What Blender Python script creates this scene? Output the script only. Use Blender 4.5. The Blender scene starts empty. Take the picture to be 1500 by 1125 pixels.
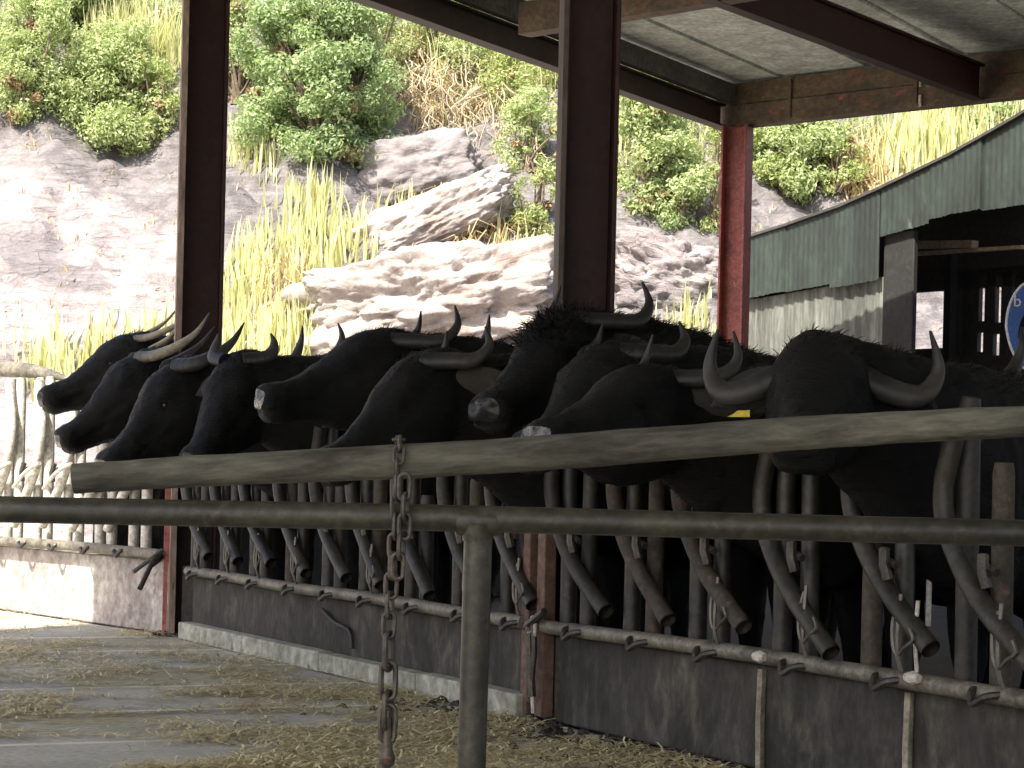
import bpy, bmesh, math, random
from mathutils import Vector, Matrix, noise
from mathutils.bvhtree import BVHTree
random.seed(7)
S = bpy.context.scene
C = S.collection

# ------------------------------------------------------------------ camera, world, sun, exposure
FPX, ROLL, V0, EYE = 3300.0, 0.024, 700.0, 0.90
cr, sr = math.cos(ROLL), math.sin(ROLL)
cam = bpy.data.objects.new('camera', bpy.data.cameras.new('camera'))
C.objects.link(cam)
cam.matrix_world = Matrix(((cr, -sr, 0, 0), (0, 0, -1, 0), (sr, cr, 0, EYE), (0, 0, 0, 1)))
cam.data.sensor_width = 36; cam.data.lens = FPX / 1500 * 36
cam.data.shift_y = (V0 - 562.5) / 1500
cam.data.clip_start = 0.1; cam.data.clip_end = 3000
S.camera = cam
SUN_EL, SUN_AZ = math.radians(52), Vector((-0.56, -0.83, 0)).normalized()   # azimuth: where the sun stands
w = bpy.data.worlds.new('World'); S.world = w; w.use_nodes = True
nt = w.node_tree; bg = nt.nodes['Background']
sky = nt.nodes.new('ShaderNodeTexSky'); sky.sky_type = 'NISHITA'; sky.sun_disc = False
sky.sun_elevation = SUN_EL; sky.sun_rotation = math.atan2(SUN_AZ.x, SUN_AZ.y)
sky.dust_density = 4.0; sky.air_density = 0.8
nt.links.new(sky.outputs[0], bg.inputs[0]); bg.inputs[1].default_value = 0.15
sd = bpy.data.lights.new('sun', 'SUN'); sd.energy = 5.0; sd.angle = math.radians(0.5); sd.color = (1, 0.95, 0.86)
sun = bpy.data.objects.new('sun', sd); C.objects.link(sun)
tosun = Vector((SUN_AZ.x * math.cos(SUN_EL), SUN_AZ.y * math.cos(SUN_EL), math.sin(SUN_EL)))
sun.rotation_euler = (-tosun).to_track_quat('-Z', 'Y').to_euler()
S.view_settings.view_transform = 'Standard'; S.view_settings.look = 'None'
S.view_settings.exposure = 1.38; S.view_settings.gamma = 1
S.cycles.max_bounces = 8; S.cycles.diffuse_bounces = 5

# ------------------------------------------------------------------ projection helpers
def ray(u, v):
    x, z = (u - 750) / FPX, (V0 - v) / FPX
    return Vector((x * cr - z * sr, 1, x * sr + z * cr))
def at(u, v, Y):
    d = ray(u, v); return Vector((d.x * Y, Y, EYE + d.z * Y))
def at_z(u, v, z):
    d = ray(u, v); Y = (z - EYE) / d.z; return Vector((d.x * Y, Y, z))
def on_plane(u, v, p, n):
    d = ray(u, v); o = Vector((0, 0, EYE)); t = (p - o).dot(n) / d.dot(n); return o + d * t
UP = Vector((0, 0, 1))

# ------------------------------------------------------------------ materials
def base_mat(name):
    m = bpy.data.materials.new(name); m.use_nodes = True
    t = m.node_tree; b = t.nodes['Principled BSDF']
    return m, t, b
def N(t, kind, **kw):
    n = t.nodes.new('ShaderNode' + kind)
    for k, v in kw.items(): setattr(n, k, v)
    return n
def mixrgb(t, fac, a, b, mode='MIX'):
    n = N(t, 'Mix', data_type='RGBA', blend_type=mode)
    for sock, val in ((n.inputs[0], fac), (n.inputs[6], a), (n.inputs[7], b)):
        if isinstance(val, bpy.types.NodeSocket): t.links.new(val, sock)
        elif isinstance(val, (int, float)): sock.default_value = val
        else: sock.default_value = (*val, 1)
    return n.outputs[2]
def nz(t, co, scale, detail=4, rough=0.55, dist=0.0):
    n = N(t, 'TexNoise'); t.links.new(co, n.inputs['Vector'])
    n.inputs['Scale'].default_value = scale; n.inputs['Detail'].default_value = detail
    n.inputs['Roughness'].default_value = rough; n.inputs['Distortion'].default_value = dist
    return n.outputs['Fac']
def ramp(t, fac, lo, hi):
    n = N(t, 'MapRange'); n.interpolation_type = 'SMOOTHSTEP'
    t.links.new(fac, n.inputs[0]); n.inputs[1].default_value = lo; n.inputs[2].default_value = hi
    return n.outputs[0]
def coord(t, stretch=(1, 1, 1)):
    c = N(t, 'TexCoord'); mp = N(t, 'Mapping'); mp.inputs['Scale'].default_value = stretch
    t.links.new(c.outputs['Object'], mp.inputs[0]); return mp.outputs[0]
def bump(t, b, h, strength, dist=0.02):
    n = N(t, 'Bump'); n.inputs['Strength'].default_value = strength; n.inputs['Distance'].default_value = dist
    t.links.new(h, n.inputs['Height']); t.links.new(n.outputs[0], b.inputs['Normal'])
def nmat(name, c1, c2, c3=None, scale=3, fine=40, rough=0.7, metal=0.0, bmp=0.3, bd=0.01, stretch=(1, 1, 1), lo=.4, hi=.62, lo3=.6, hi3=.7, s3=None, spec=0.5):
    m, t, b = base_mat(name); co = coord(t, stretch)
    col = mixrgb(t, ramp(t, nz(t, co, scale, 6, .6), lo, hi), c1, c2)
    f = nz(t, co, fine, 5, .6)
    if c3: col = mixrgb(t, ramp(t, nz(t, co, s3 or scale * 2.7, 8, .68, .4), lo3, hi3), col, c3)
    g = ramp(t, f, .2, .85)
    col = mixrgb(t, .8, col, mixrgb(t, g, (.5, .49, .47), (1.35, 1.34, 1.32)), 'MULTIPLY')
    if bmp and c3:
        g2 = ramp(t, nz(t, co, scale * 5.3, 7, .72, .5), .36, .66)
        col = mixrgb(t, .6, col, mixrgb(t, g2, (.5, .47, .43), (1.25, 1.25, 1.24)), 'MULTIPLY')
    t.links.new(col, b.inputs['Base Color'])
    b.inputs['Roughness'].default_value = rough; b.inputs['Metallic'].default_value = metal
    b.inputs['Specular IOR Level'].default_value = spec
    if bmp: bump(t, b, f, bmp, bd)
    return m

M = {}
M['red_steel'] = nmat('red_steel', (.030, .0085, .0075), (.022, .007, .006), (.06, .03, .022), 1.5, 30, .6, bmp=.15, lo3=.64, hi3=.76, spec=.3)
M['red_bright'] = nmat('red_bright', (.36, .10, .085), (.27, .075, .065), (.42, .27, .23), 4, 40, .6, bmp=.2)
M['strip'] = nmat('side_light_strip', (.30, .23, .19), (.2, .14, .115), (.1, .05, .04), 5, 40, .7, stretch=(1, 1, .3))  # light from the bright left side, put into the colour
M['strip_dark'] = nmat('side_light_strip_dim', (.10, .075, .065), (.06, .042, .037), (.03, .015, .012), 5, 40, .7, stretch=(1, 1, .3))  # dimmer version of the painted side light, for the middle post
M['white_paint'] = nmat('white_paint', (.75, .73, .68), (.6, .58, .52), (.35, .3, .25), 5, 40, .6)
M['beam_dark'] = nmat('beam_dark', (.03, .018, .014), (.045, .026, .02), (.018, .015, .012), 2, 30, .65)
M['beam_grey'] = nmat('beam_grey', (.11, .112, .102), (.08, .082, .075), (.05, .035, .03), 2, 25, .8)
M['beam_rust'] = nmat('beam_rust', (.135, .10, .062), (.085, .06, .042), (.24, .075, .05), 2.2, 22, .75, bmp=.3, lo3=.58, hi3=.66, stretch=(1, 1, 1.6))
M['roof_under'] = nmat('roof_under', (.58, .64, .62), (.50, .55, .53), (.36, .36, .33), .9, 25, .75, bmp=.1, lo3=.66, hi3=.8)
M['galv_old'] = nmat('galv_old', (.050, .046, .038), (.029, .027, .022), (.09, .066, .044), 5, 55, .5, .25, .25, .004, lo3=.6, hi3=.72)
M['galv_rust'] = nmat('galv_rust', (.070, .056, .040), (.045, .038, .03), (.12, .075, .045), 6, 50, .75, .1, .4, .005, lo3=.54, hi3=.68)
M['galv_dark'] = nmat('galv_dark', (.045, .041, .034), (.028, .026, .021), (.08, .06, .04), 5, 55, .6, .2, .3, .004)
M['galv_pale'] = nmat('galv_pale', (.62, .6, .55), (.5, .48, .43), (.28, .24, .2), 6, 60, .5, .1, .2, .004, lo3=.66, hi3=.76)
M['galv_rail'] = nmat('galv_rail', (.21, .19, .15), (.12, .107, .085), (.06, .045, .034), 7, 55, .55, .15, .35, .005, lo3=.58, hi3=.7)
M['pipe_green'] = nmat('pipe_green', (.05, .048, .034), (.03, .029, .023), (.08, .066, .045), 7, 60, .42, .35, .3, .003)
M['pole_wood'] = nmat('pole_wood', (.115, .11, .085), (.062, .059, .046), (.034, .027, .02), 7, 70, .85, 0, .8, .006, stretch=(.22, 1, 1), lo3=.55, hi3=.66, s3=14)
M['iron'] = nmat('iron', (.055, .052, .048), (.085, .07, .055), (.12, .06, .035), 14, 80, .5, .5, .4, .003)
M['wire'] = nmat('wire', (.17, .16, .135), (.11, .10, .085), None, 20, 80, .45, .4, .1, .002)
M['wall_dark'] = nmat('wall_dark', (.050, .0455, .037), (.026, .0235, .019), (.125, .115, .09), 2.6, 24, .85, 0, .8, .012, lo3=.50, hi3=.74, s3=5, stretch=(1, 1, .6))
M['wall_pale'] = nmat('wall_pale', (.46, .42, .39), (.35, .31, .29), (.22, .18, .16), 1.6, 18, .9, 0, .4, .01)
M['kerb'] = nmat('kerb', (.40, .40, .33), (.30, .30, .24), (.17, .155, .115), 2, 22, .9, 0, .4, .008)
M['batten'] = nmat('batten', (.42, .38, .30), (.3, .27, .2), (.2, .11, .07), 6, 40, .8)
M['pen'] = nmat('pen_floor', (.035, .028, .022), (.022, .018, .015), (.06, .05, .035), 2, 15, .8, 0, .6, .03)
M['ear'] = nmat('ear', (.010, .009, .008), (.018, .016, .014), None, 12, 90, .85, 0, .4, .004)
M['ear_brown'] = nmat('ear_brown', (.032, .027, .021), (.02, .017, .014), None, 12, 90, .9, 0, .5, .004)
M['nose'] = nmat('nose', (.018, .017, .017), (.011, .011, .011), (.008, .008, .008), 18, 90, .34, 0, .3, .002, spec=.3)
M['nose_pale'] = nmat('nose_pale', (.17, .165, .16), (.085, .082, .08), (.02, .02, .02), 9, 90, .25, 0, .3, .002, lo3=.52, hi3=.6)  # sky glint on the wet nose, painted as a paler base colour
M['black'] = nmat('black_hole', (.006, .006, .006), (.01, .01, .01), None, 5, 40, .7, bmp=0)
M['eye'] = nmat('eye', (.006, .005, .004), (.01, .008, .007), None, 5, 40, .3, bmp=0)
M['tag_yellow'] = nmat('tag_yellow', (.72, .56, .03), (.6, .45, .02), None, 9, 60, .5, bmp=0)
M['tag_brown'] = nmat('tag_brown', (.10, .085, .05), (.07, .06, .04), None, 9, 60, .6, bmp=0)
M['green_sheet'] = nmat('green_sheet', (.021, .033, .025), (.0095, .016, .012), (.085, .10, .083), 2.6, 30, .7, 0, .2, .005, stretch=(1, 1, .35), lo3=.64, hi3=.72, s3=4)
M['shed_wall'] = nmat('shed_wall', (.15, .158, .14), (.085, .09, .078), (.20, .205, .185), 1.2, 22, .85, 0, .3, .01, stretch=(2.5, 2.5, .3), s3=3)
M['shed_dark'] = nmat('shed_dark', (.035, .033, .03), (.05, .045, .04), None, 2, 20, .85)
M['shed_post'] = nmat('shed_post', (.018, .017, .015), (.012, .0115, .01), (.03, .028, .024), 3, 25, .85)
M['shed_beam'] = nmat('shed_beam', (.34, .28, .21), (.25, .2, .15), None, 3, 25, .8)
M['sign_blue'] = nmat('sign_blue', (.035, .13, .5), (.03, .11, .42), None, 3, 60, .4, bmp=0)
M['sign_white'] = nmat('sign_white', (.8, .82, .85), (.7, .72, .75), None, 3, 60, .5, bmp=0)
M['rope'] = nmat('rope', (.6, .55, .48), (.4, .35, .3), None, 20, 90, .9)
M['hose'] = nmat('hose', (.015, .015, .015), (.025, .025, .022), None, 10, 60, .6)

def horn_mat(name, base, mid, tip):
    m, t, b = base_mat(name); co = coord(t); a = N(t, 'Attribute', attribute_name='tint')
    col = mixrgb(t, ramp(t, a.outputs['Fac'], .08, .42), base, mid); col = mixrgb(t, ramp(t, a.outputs['Fac'], .7, 1.0), col, tip)
    g = nz(t, co, 26, 6, .7, .5)
    col = mixrgb(t, .6, col, mixrgb(t, ramp(t, g, .25, .75), (.4, .38, .36), (1.35, 1.33, 1.3)), 'MULTIPLY')
    t.links.new(col, b.inputs['Base Color']); b.inputs['Roughness'].default_value = .48; b.inputs['Specular IOR Level'].default_value = .35
    bump(t, b, g, .4, .004); return m
M['horn_dark'] = horn_mat('horn_dark', (.006, .0055, .005), (.019, .017, .015), (.010, .009, .008))
M['horn_grey'] = horn_mat('horn_grey', (.007, .0065, .006), (.034, .031, .028), (.016, .015, .014))
M['horn_pale'] = horn_mat('horn_pale', (.07, .06, .05), (.30, .26, .20), (.09, .08, .07))
def hide_mat():
    m, t, b = base_mat('buffalo_hide'); co = coord(t)
    big = ramp(t, nz(t, co, 3.2, 4, .6), .35, .7)
    st = coord(t, (14, 14, 60)); hair = nz(t, st, 3.0, 6, .65, .6)
    col = mixrgb(t, big, (.0018, .0018, .0018), (.0046, .0043, .0041))
    col = mixrgb(t, ramp(t, hair, .60, .8), col, (.014, .0125, .011))
    t.links.new(col, b.inputs['Base Color'])
    b.inputs['Roughness'].default_value = .52
    b.inputs['Specular IOR Level'].default_value = .17
    bump(t, b, hair, .9, .012)
    return m
M['hide'] = hide_mat()
M['hair'] = nmat('hair', (.003, .0028, .0026), (.007, .006, .0055), None, 20, 90, .7, bmp=0, spec=.12)

def leaf_mat(name, dark, light, trans=.55):
    m = bpy.data.materials.new(name); m.use_nodes = True; t = m.node_tree; t.nodes.clear()
    at_ = N(t, 'Attribute', attribute_name='tint')
    col = mixrgb(t, at_.outputs['Fac'], dark, light)
    d = N(t, 'BsdfPrincipled'); t.links.new(col, d.inputs['Base Color']); d.inputs['Roughness'].default_value = .55
    tr = N(t, 'BsdfTranslucent'); t.links.new(mixrgb(t, .5, col, (.9, 1.0, .35), 'MULTIPLY'), tr.inputs[0])
    mx = N(t, 'MixShader'); mx.inputs[0].default_value = trans
    o = N(t, 'OutputMaterial')
    t.links.new(d.outputs[0], mx.inputs[1]); t.links.new(tr.outputs[0], mx.inputs[2]); t.links.new(mx.outputs[0], o.inputs[0])
    return m
M['leaf_mid'] = leaf_mat('leaf_mid', (.27, .34, .14), (.62, .67, .38))
M['leaf_deep'] = leaf_mat('leaf_deep', (.19, .28, .12), (.52, .60, .33))
M['leaf_bright'] = leaf_mat('leaf_bright', (.22, .28, .09), (.58, .62, .30))
M['leaf_dry'] = leaf_mat('leaf_dry', (.22, .13, .07), (.50, .36, .20), .3)
M['grass_yellow'] = leaf_mat('grass_yellow', (.38, .38, .15), (.82, .79, .50))
M['grass_dry'] = leaf_mat('grass_dry', (.30, .20, .09), (.60, .48, .27), .2)
M['straw'] = leaf_mat('straw', (.32, .24, .11), (.88, .79, .50), .1)
M['twig'] = nmat('twig', (.42, .36, .24), (.27, .225, .15), None, 5, 30, .85)
M['stem'] = nmat('stem', (.16, .12, .08), (.11, .085, .06), None, 5, 30, .9)

def rock_mat(name, pale, mid, grey, crack, strata=1.0, big=.35, band=False, zs=2.6):
    m, t, b = base_mat(name); co = coord(t)
    st = coord(t, (.45 if zs > 2 else 1, .45 if zs > 2 else 1, zs))
    col = mixrgb(t, ramp(t, nz(t, co, 1.3, 8, .62, .5), .38, .62), mid, pale)
    col = mixrgb(t, ramp(t, nz(t, co, big, 5, .6, .6), .5, .6), col, grey)
    if band:       # the upper, weathered rock is greyer than the fresh face below
        sx = N(t, 'SeparateXYZ'); t.links.new(co, sx.inputs[0])
        m1 = N(t, 'Math', operation='MULTIPLY_ADD'); t.links.new(sx.outputs[0], m1.inputs[0]); m1.inputs[1].default_value = .38; t.links.new(sx.outputs[2], m1.inputs[2])
        m2 = N(t, 'Math', operation='MULTIPLY_ADD'); t.links.new(nz(t, co, .8, 8, .7, .6), m2.inputs[0]); m2.inputs[1].default_value = 2.6; t.links.new(m1.outputs[0], m2.inputs[2])
        col = mixrgb(t, ramp(t, m2.outputs[0], 3.4, 4.3), col, mixrgb(t, ramp(t, nz(t, co, 3.0, 8, .7), .35, .65), (.105, .095, .098), (.20, .185, .185)))
    fi = ramp(t, nz(t, co, 16, 8, .72, .8), .3, .72)
    col = mixrgb(t, .38, col, mixrgb(t, fi, (.45, .43, .42), (1.3, 1.28, 1.26)), 'MULTIPLY')
    s = nz(t, st, 2.2 * strata, 9, .66, 1.2)
    v = N(t, 'TexVoronoi', feature='DISTANCE_TO_EDGE'); v.inputs['Scale'].default_value = 1.5
    nn = N(t, 'TexNoise'); t.links.new(co, nn.inputs['Vector']); nn.inputs['Scale'].default_value = 2.5; nn.inputs['Detail'].default_value = 6
    ad = N(t, 'VectorMath', operation='ADD'); t.links.new(st, ad.inputs[0]); t.links.new(nn.outputs['Color'], ad.inputs[1])
    t.links.new(ad.outputs[0], v.inputs['Vector'])
    ck = ramp(t, v.outputs['Distance'], .0, .09)
    col = mixrgb(t, ck, mixrgb(t, .22, col, crack), col)
    col = mixrgb(t, .45, col, mixrgb(t, ramp(t, s, .3, .75), (.5, .48, .47), (1.3, 1.28, 1.25)), 'MULTIPLY')
    t.links.new(col, b.inputs['Base Color']); b.inputs['Roughness'].default_value = .9
    mul = N(t, 'Math', operation='MULTIPLY_ADD'); t.links.new(ck, mul.inputs[0]); mul.inputs[1].default_value = .12
    t.links.new(s, mul.inputs[2])
    bump(t, b, mul.outputs[0], .75 if band else .5, .13 if band else .07)
    return m
M['hill'] = rock_mat('hillside_rock', (.345, .305, .30), (.25, .215, .212), (.175, .16, .165), (.10, .08, .075), band=True)
M['ledge'] = rock_mat('ledge_rock', (.44, .40, .37), (.34, .295, .265), (.26, .215, .19), (.13, .095, .08), 1.1, .8, zs=1.5)
M['slab'] = rock_mat('slab_rock', (.26, .235, .235), (.21, .19, .19), (.155, .145, .15), (.10, .085, .085), .8, .3)

# ------------------------------------------------------------------ mesh helpers
class MB:
    def __init__(s): s.v = []; s.f = []; s.t = []
    def add(s, vs, fs, tint=None):
        o = len(s.v); s.v += [tuple(p) for p in vs]; s.f += [tuple(i + o for i in f) for f in fs]
        s.t += [tint if tint is not None else .5] * len(vs)
    def box(s, c, x, y, z):          # centre and three half vectors
        c, x, y, z = Vector(c), Vector(x), Vector(y), Vector(z)
        vs = [c + x * i + y * j + z * k for i in (-1, 1) for j in (-1, 1) for k in (-1, 1)]
        s.add(vs, [(0, 1, 3, 2), (4, 6, 7, 5), (0, 4, 5, 1), (2, 3, 7, 6), (0, 2, 6, 4), (1, 5, 7, 3)])
    def bar(s, a, b, wd, ht, up=UP):  # box from a to b
        a, b = Vector(a), Vector(b); d = (b - a); L = d.length; d.normalize()
        sd_ = d.cross(up).normalized(); u = sd_.cross(d)
        s.box((a + b) / 2, d * L / 2, sd_ * wd / 2, u * ht / 2)
    def tube(s, pts, r, seg=10, cap=True, smooth=0, flat=1.0, tint=None):
        pts = [Vector(p) for p in pts]
        rs = list(r) if isinstance(r, (list, tuple)) else [r] * len(pts)
        if smooth:
            q, qr = [], []
            n = len(pts)
            for i in range(n - 1):
                p0, p1, p2, p3 = pts[max(i - 1, 0)], pts[i], pts[i + 1], pts[min(i + 2, n - 1)]
                for k in range(smooth):
                    t = k / smooth
                    q.append(.5 * ((2 * p1) + (p2 - p0) * t + (2 * p0 - 5 * p1 + 4 * p2 - p3) * t * t + (3 * p1 - p0 - 3 * p2 + p3) * t ** 3))
                    qr.append(rs[i] * (1 - t) + rs[i + 1] * t)
            q.append(pts[-1]); qr.append(rs[-1]); pts, rs = q, qr
        vs, fs = [], []
        ref = None
        for i, p in enumerate(pts):
            d = (pts[min(i + 1, len(pts) - 1)] - pts[max(i - 1, 0)]).normalized()
            if ref is None: ref = d.orthogonal().normalized()
            ref = (ref - d * ref.dot(d)).normalized(); bi = d.cross(ref)
            for k in range(seg):
                a = 2 * math.pi * k / seg
                vs.append(p + (ref * math.cos(a) + bi * math.sin(a) * flat) * rs[i])
        for i in range(len(pts) - 1):
            for k in range(seg):
                k2 = (k + 1) % seg
                fs.append((i * seg + k, i * seg + k2, (i + 1) * seg + k2, (i + 1) * seg + k))
        if cap:
            fs.append(tuple(range(seg))[::-1]); fs.append(tuple((len(pts) - 1) * seg + k for k in range(seg)))
        s.add(vs, fs, tint)
    def pipe(s, pts, r, wall, seg=12):     # open-ended pipe with an inside
        a, b = Vector(pts[0]), Vector(pts[-1])
        s.tube(pts, r, seg, cap=False); s.tube(pts, r - wall, seg, cap=False)
        n = len(s.v) - 2 * len(pts) * seg
        for e in (0, len(pts) - 1):
            for k in range(seg):
                k2 = (k + 1) % seg
                s.f.append((n + e * seg + k, n + e * seg + k2, n + len(pts) * seg + e * seg + k2, n + len(pts) * seg + e * seg + k))
    def build(s, name, mat, parent=None, shade=True, bevel=0.0, tint=False):
        me = bpy.data.meshes.new(name); me.from_pydata(s.v, [], s.f); me.update()
        bm = bmesh.new(); bm.from_mesh(me); bmesh.ops.recalc_face_normals(bm, faces=bm.faces); bm.to_mesh(me); bm.free()
        if tint:
            a = me.attributes.new('tint', 'FLOAT', 'POINT'); a.data.foreach_set('value', s.t)
        me.materials.append(mat)
        o = bpy.data.objects.new(name, me); C.objects.link(o)
        if bevel:
            bv = o.modifiers.new('bevel', 'BEVEL'); bv.width = bevel; bv.segments = 2; bv.limit_method = 'ANGLE'
        if shade:
            for p in me.polygons: p.use_smooth = True
            if hasattr(me, 'set_sharp_from_angle'): me.set_sharp_from_angle(angle=math.radians(40))
        if parent:
            o.parent = parent; o.matrix_parent_inverse = Matrix.Translation(-parent.location) if parent.type == 'EMPTY' and parent.parent is None else Matrix.Identity(4)
        return o
def tag(o, label, cat, group=None, kind=None):
    if label: o['label'] = label
    if cat: o['category'] = cat
    if group: o['group'] = group
    if kind: o['kind'] = kind
    return o
def thing(name, loc, label, cat, group=None):
    o = bpy.data.objects.new(name, None); C.objects.link(o); o.location = loc; o.empty_display_size = .2
    return tag(o, label, cat, group)
def struct(o): o['kind'] = 'structure'; return o

# ------------------------------------------------------------------ fence line frame
F0 = Vector((-1.71, 12.1, 0)); FT = Vector((.447, -.894, 0)).normalized(); FN = Vector((-.894, -.447, 0)).normalized()
def fp(s, q, z): return F0 + FT * s + FN * q + UP * z
def poll_at(u, v, q):
    n = FN; return on_plane(u, v, F0 + FN * q, n)

# ================================================================== ground
def alley_mat():
    m, t, b = base_mat('alley_floor'); 
    c = N(t, 'TexCoord'); co = c.outputs['Object']
    rot = N(t, 'Mapping'); rot.inputs['Rotation'].default_value = (0, 0, -math.atan2(FN.y, FN.x)); t.links.new(co, rot.inputs[0])
    sp = N(t, 'SeparateXYZ'); t.links.new(rot.outputs[0], sp.inputs[0])
    # grooves run straight out from the wall, one every 0.9 m
    wob = nz(t, co, 1.2, 3); wm = N(t, 'Math', operation='MULTIPLY_ADD'); t.links.new(wob, wm.inputs[0]); wm.inputs[1].default_value = .05; t.links.new(sp.outputs[1], wm.inputs[2])
    fr = N(t, 'Math', operation='PINGPONG'); t.links.new(wm.outputs[0], fr.inputs[0]); fr.inputs[1].default_value = .45
    line = ramp(t, fr.outputs[0], .034, .012)
    br = ramp(t, nz(t, co, 1.6, 5), .36, .5)
    ln = N(t, 'Math', operation='MULTIPLY'); t.links.new(line, ln.inputs[0]); t.links.new(br, ln.inputs[1])
    conc = mixrgb(t, ramp(t, nz(t, co, 1.1, 6), .38, .62), (.36, .355, .325), (.50, .485, .44))
    stv = N(t, 'Mapping'); stv.inputs['Scale'].default_value = (6, 22, 6); stv.inputs['Rotation'].default_value = (0, 0, .2); t.links.new(rot.outputs[0], stv.inputs[0])
    fib = nz(t, stv.outputs[0], 2.4, 8, .7, 1.0)
    litter = mixrgb(t, ramp(t, fib, .35, .68), (.22, .19, .13), (.56, .50, .33))
    cover = nz(t, co, 1.0, 10, .75, .3)
    gx = N(t, 'MapRange'); t.links.new(sp.outputs[1], gx.inputs[0]); gx.inputs[1].default_value = -11; gx.inputs[2].default_value = -5; gx.inputs[3].default_value = 0; gx.inputs[4].default_value = 0
    conc = mixrgb(t, .5, conc, mixrgb(t, ramp(t, nz(t, co, 38, 6, .75), .3, .7), (.5, .48, .44), (1.3, 1.3, 1.28)), 'MULTIPLY')
    conc = mixrgb(t, ramp(t, nz(t, co, 11, 5, .7), .62, .70), conc, (.16, .135, .10))
    col = mixrgb(t, ramp(t, cover, .46, .58), conc, litter)
    col = mixrgb(t, ramp(t, nz(t, co, 1.7, 8, .7), .6, .72), col, (.09, .074, .052))
    col = mixrgb(t, ln.outputs[0], col, (.72, .69, .60))
    t.links.new(col, b.inputs['Base Color']); b.inputs['Roughness'].default_value = .85
    bump(t, b, fib, .6, .02)
    return m
M['alley'] = alley_mat()
mb = MB(); mb.add([(-90, -40, -.02), (90, -40, -.02), (90, 400, -.02), (-90, 400, -.02)], [(0, 1, 2, 3)])
M['earth'] = nmat('earth', (.46, .42, .36), (.36, .32, .27), (.52, .49, .43), .6, 12, .95, 0, .5, .03)
struct(mb.build('ground', M['earth']))
LD = Vector((-.6, .8, 0)); L0 = Vector((-1.86, 12.32, 0)); LN = Vector((-.8, -.6, 0))
def lp(s, q, z): return L0 + LD * s + LN * q + UP * z
mb = MB()
mb.add([fp(14, .02, -.002), fp(0, .02, -.002), lp(0, .02, -.002), lp(9, .02, -.002), lp(9, 14, -.002), fp(14, 12, -.002)], [(0, 1, 2, 3, 4, 5)])
struct(mb.build('alley_floor', M['alley']))
mb = MB()
mb.add([fp(14, -.02, -.004), fp(0, -.02, -.004), lp(0, -.02, -.004), lp(2.0, -.02, -.004), (2.2, 22.5, -.004), (12, 22.5, -.004), (14, 4, -.004)], [(0, 1, 2, 3, 4, 5, 6)])
struct(mb.build('pen_floor', M['pen']))

# ------------------------------------------------------------------ hillside
def interp(tab, x):
    for (x0, y0), (x1, y1) in zip(tab, tab[1:]):
        if x <= x1: return y0 + (y1 - y0) * (x - x0) / (x1 - x0)
    return tab[-1][1]
def sstep(a, b, x):
    t = min(1, max(0, (x - a) / (b - a))); return t * t * (3 - 2 * t)     # a > b runs the other way
def H(x, y):
    y0 = 26.6 + .05 * x + .5 * noise.noise(Vector((x * .22, 3.1, 0)))
    d = y - y0
    if d < -1.5: return -.06
    z = -.06 + .80 * max(d, 0) + .35 * sstep(-1.2, .8, d) * (d < 0)
    a = sstep(-.5, 3, d)
    p = Vector((x * .35, y * .35, 0))
    z += a * (.75 * noise.noise(p) + .35 * noise.noise(p * 2.3) + .16 * noise.noise(p * 5.1) + .08 * noise.noise(p * 11))
    k = noise.ridged_multi_fractal(Vector((x * .5, y * .9, 1.7)), 1.0, 2.1, 5, 1.0, 2.0)
    z += a * .11 * (k - 1)
    vf = noise.voronoi(Vector((x * .9 + .3 * noise.noise(p * 4), y * 1.3, 0)))[0]; z -= a * .30 * vf[0]
    vf = noise.voronoi(Vector((x * 2.6, y * 3.4, 3)))[0]; z -= a * .10 * vf[0]
    z += a * .05 * noise.noise(Vector((x * 7, y * 7, 5))) + a * .03 * noise.noise(Vector((x * 15, y * 15, 5)))
    st = .55; fz = (z / st) % 1.0                      # small benches
    z += a * .10 * (sstep(.2, .8, fz) - fz)
    return z
def hit(u, v):
    d = ray(u, v); Y = 24.0
    while Y < 60:
        if EYE + d.z * Y < H(d.x * Y, Y): break
        Y += .05
    return Vector((d.x * Y, Y, H(d.x * Y, Y)))
def build_hill():
    xs = [-13 + .085 * i for i in range(340)]; ys = [24.6 + .085 * j for j in range(230)]
    vs = [(x, y, H(x, y)) for y in ys for x in xs]
    n = len(xs)
    fs = [(j * n + i, j * n + i + 1, (j + 1) * n + i + 1, (j + 1) * n + i) for j in range(len(ys) - 1) for i in range(n - 1)]
    # a coarse apron carries the slope on past the fine sheet
    mb = MB(); mb.add(vs, fs); struct(mb.build('hillside', M['hill']))
    mb = MB(); A = [x * 3.0 for x in range(-30, 31)]; B = [26 + 3.0 * j for j in range(25)]
    vs = [(x, y, (.8 * max(0, y - 26.6) + 1.2 * noise.noise(Vector((x * .1, y * .1, 0)))) - (1.6 if -14 < x < 17 and y < 45 else .2)) for y in B for x in A]
    n = len(A)
    mb.add(vs, [(j * n + i, j * n + i + 1, (j + 1) * n + i + 1, (j + 1) * n + i) for j in range(len(B) - 1) for i in range(n - 1)])
    struct(mb.build('hills', M['hill']))
build_hill()

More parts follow.
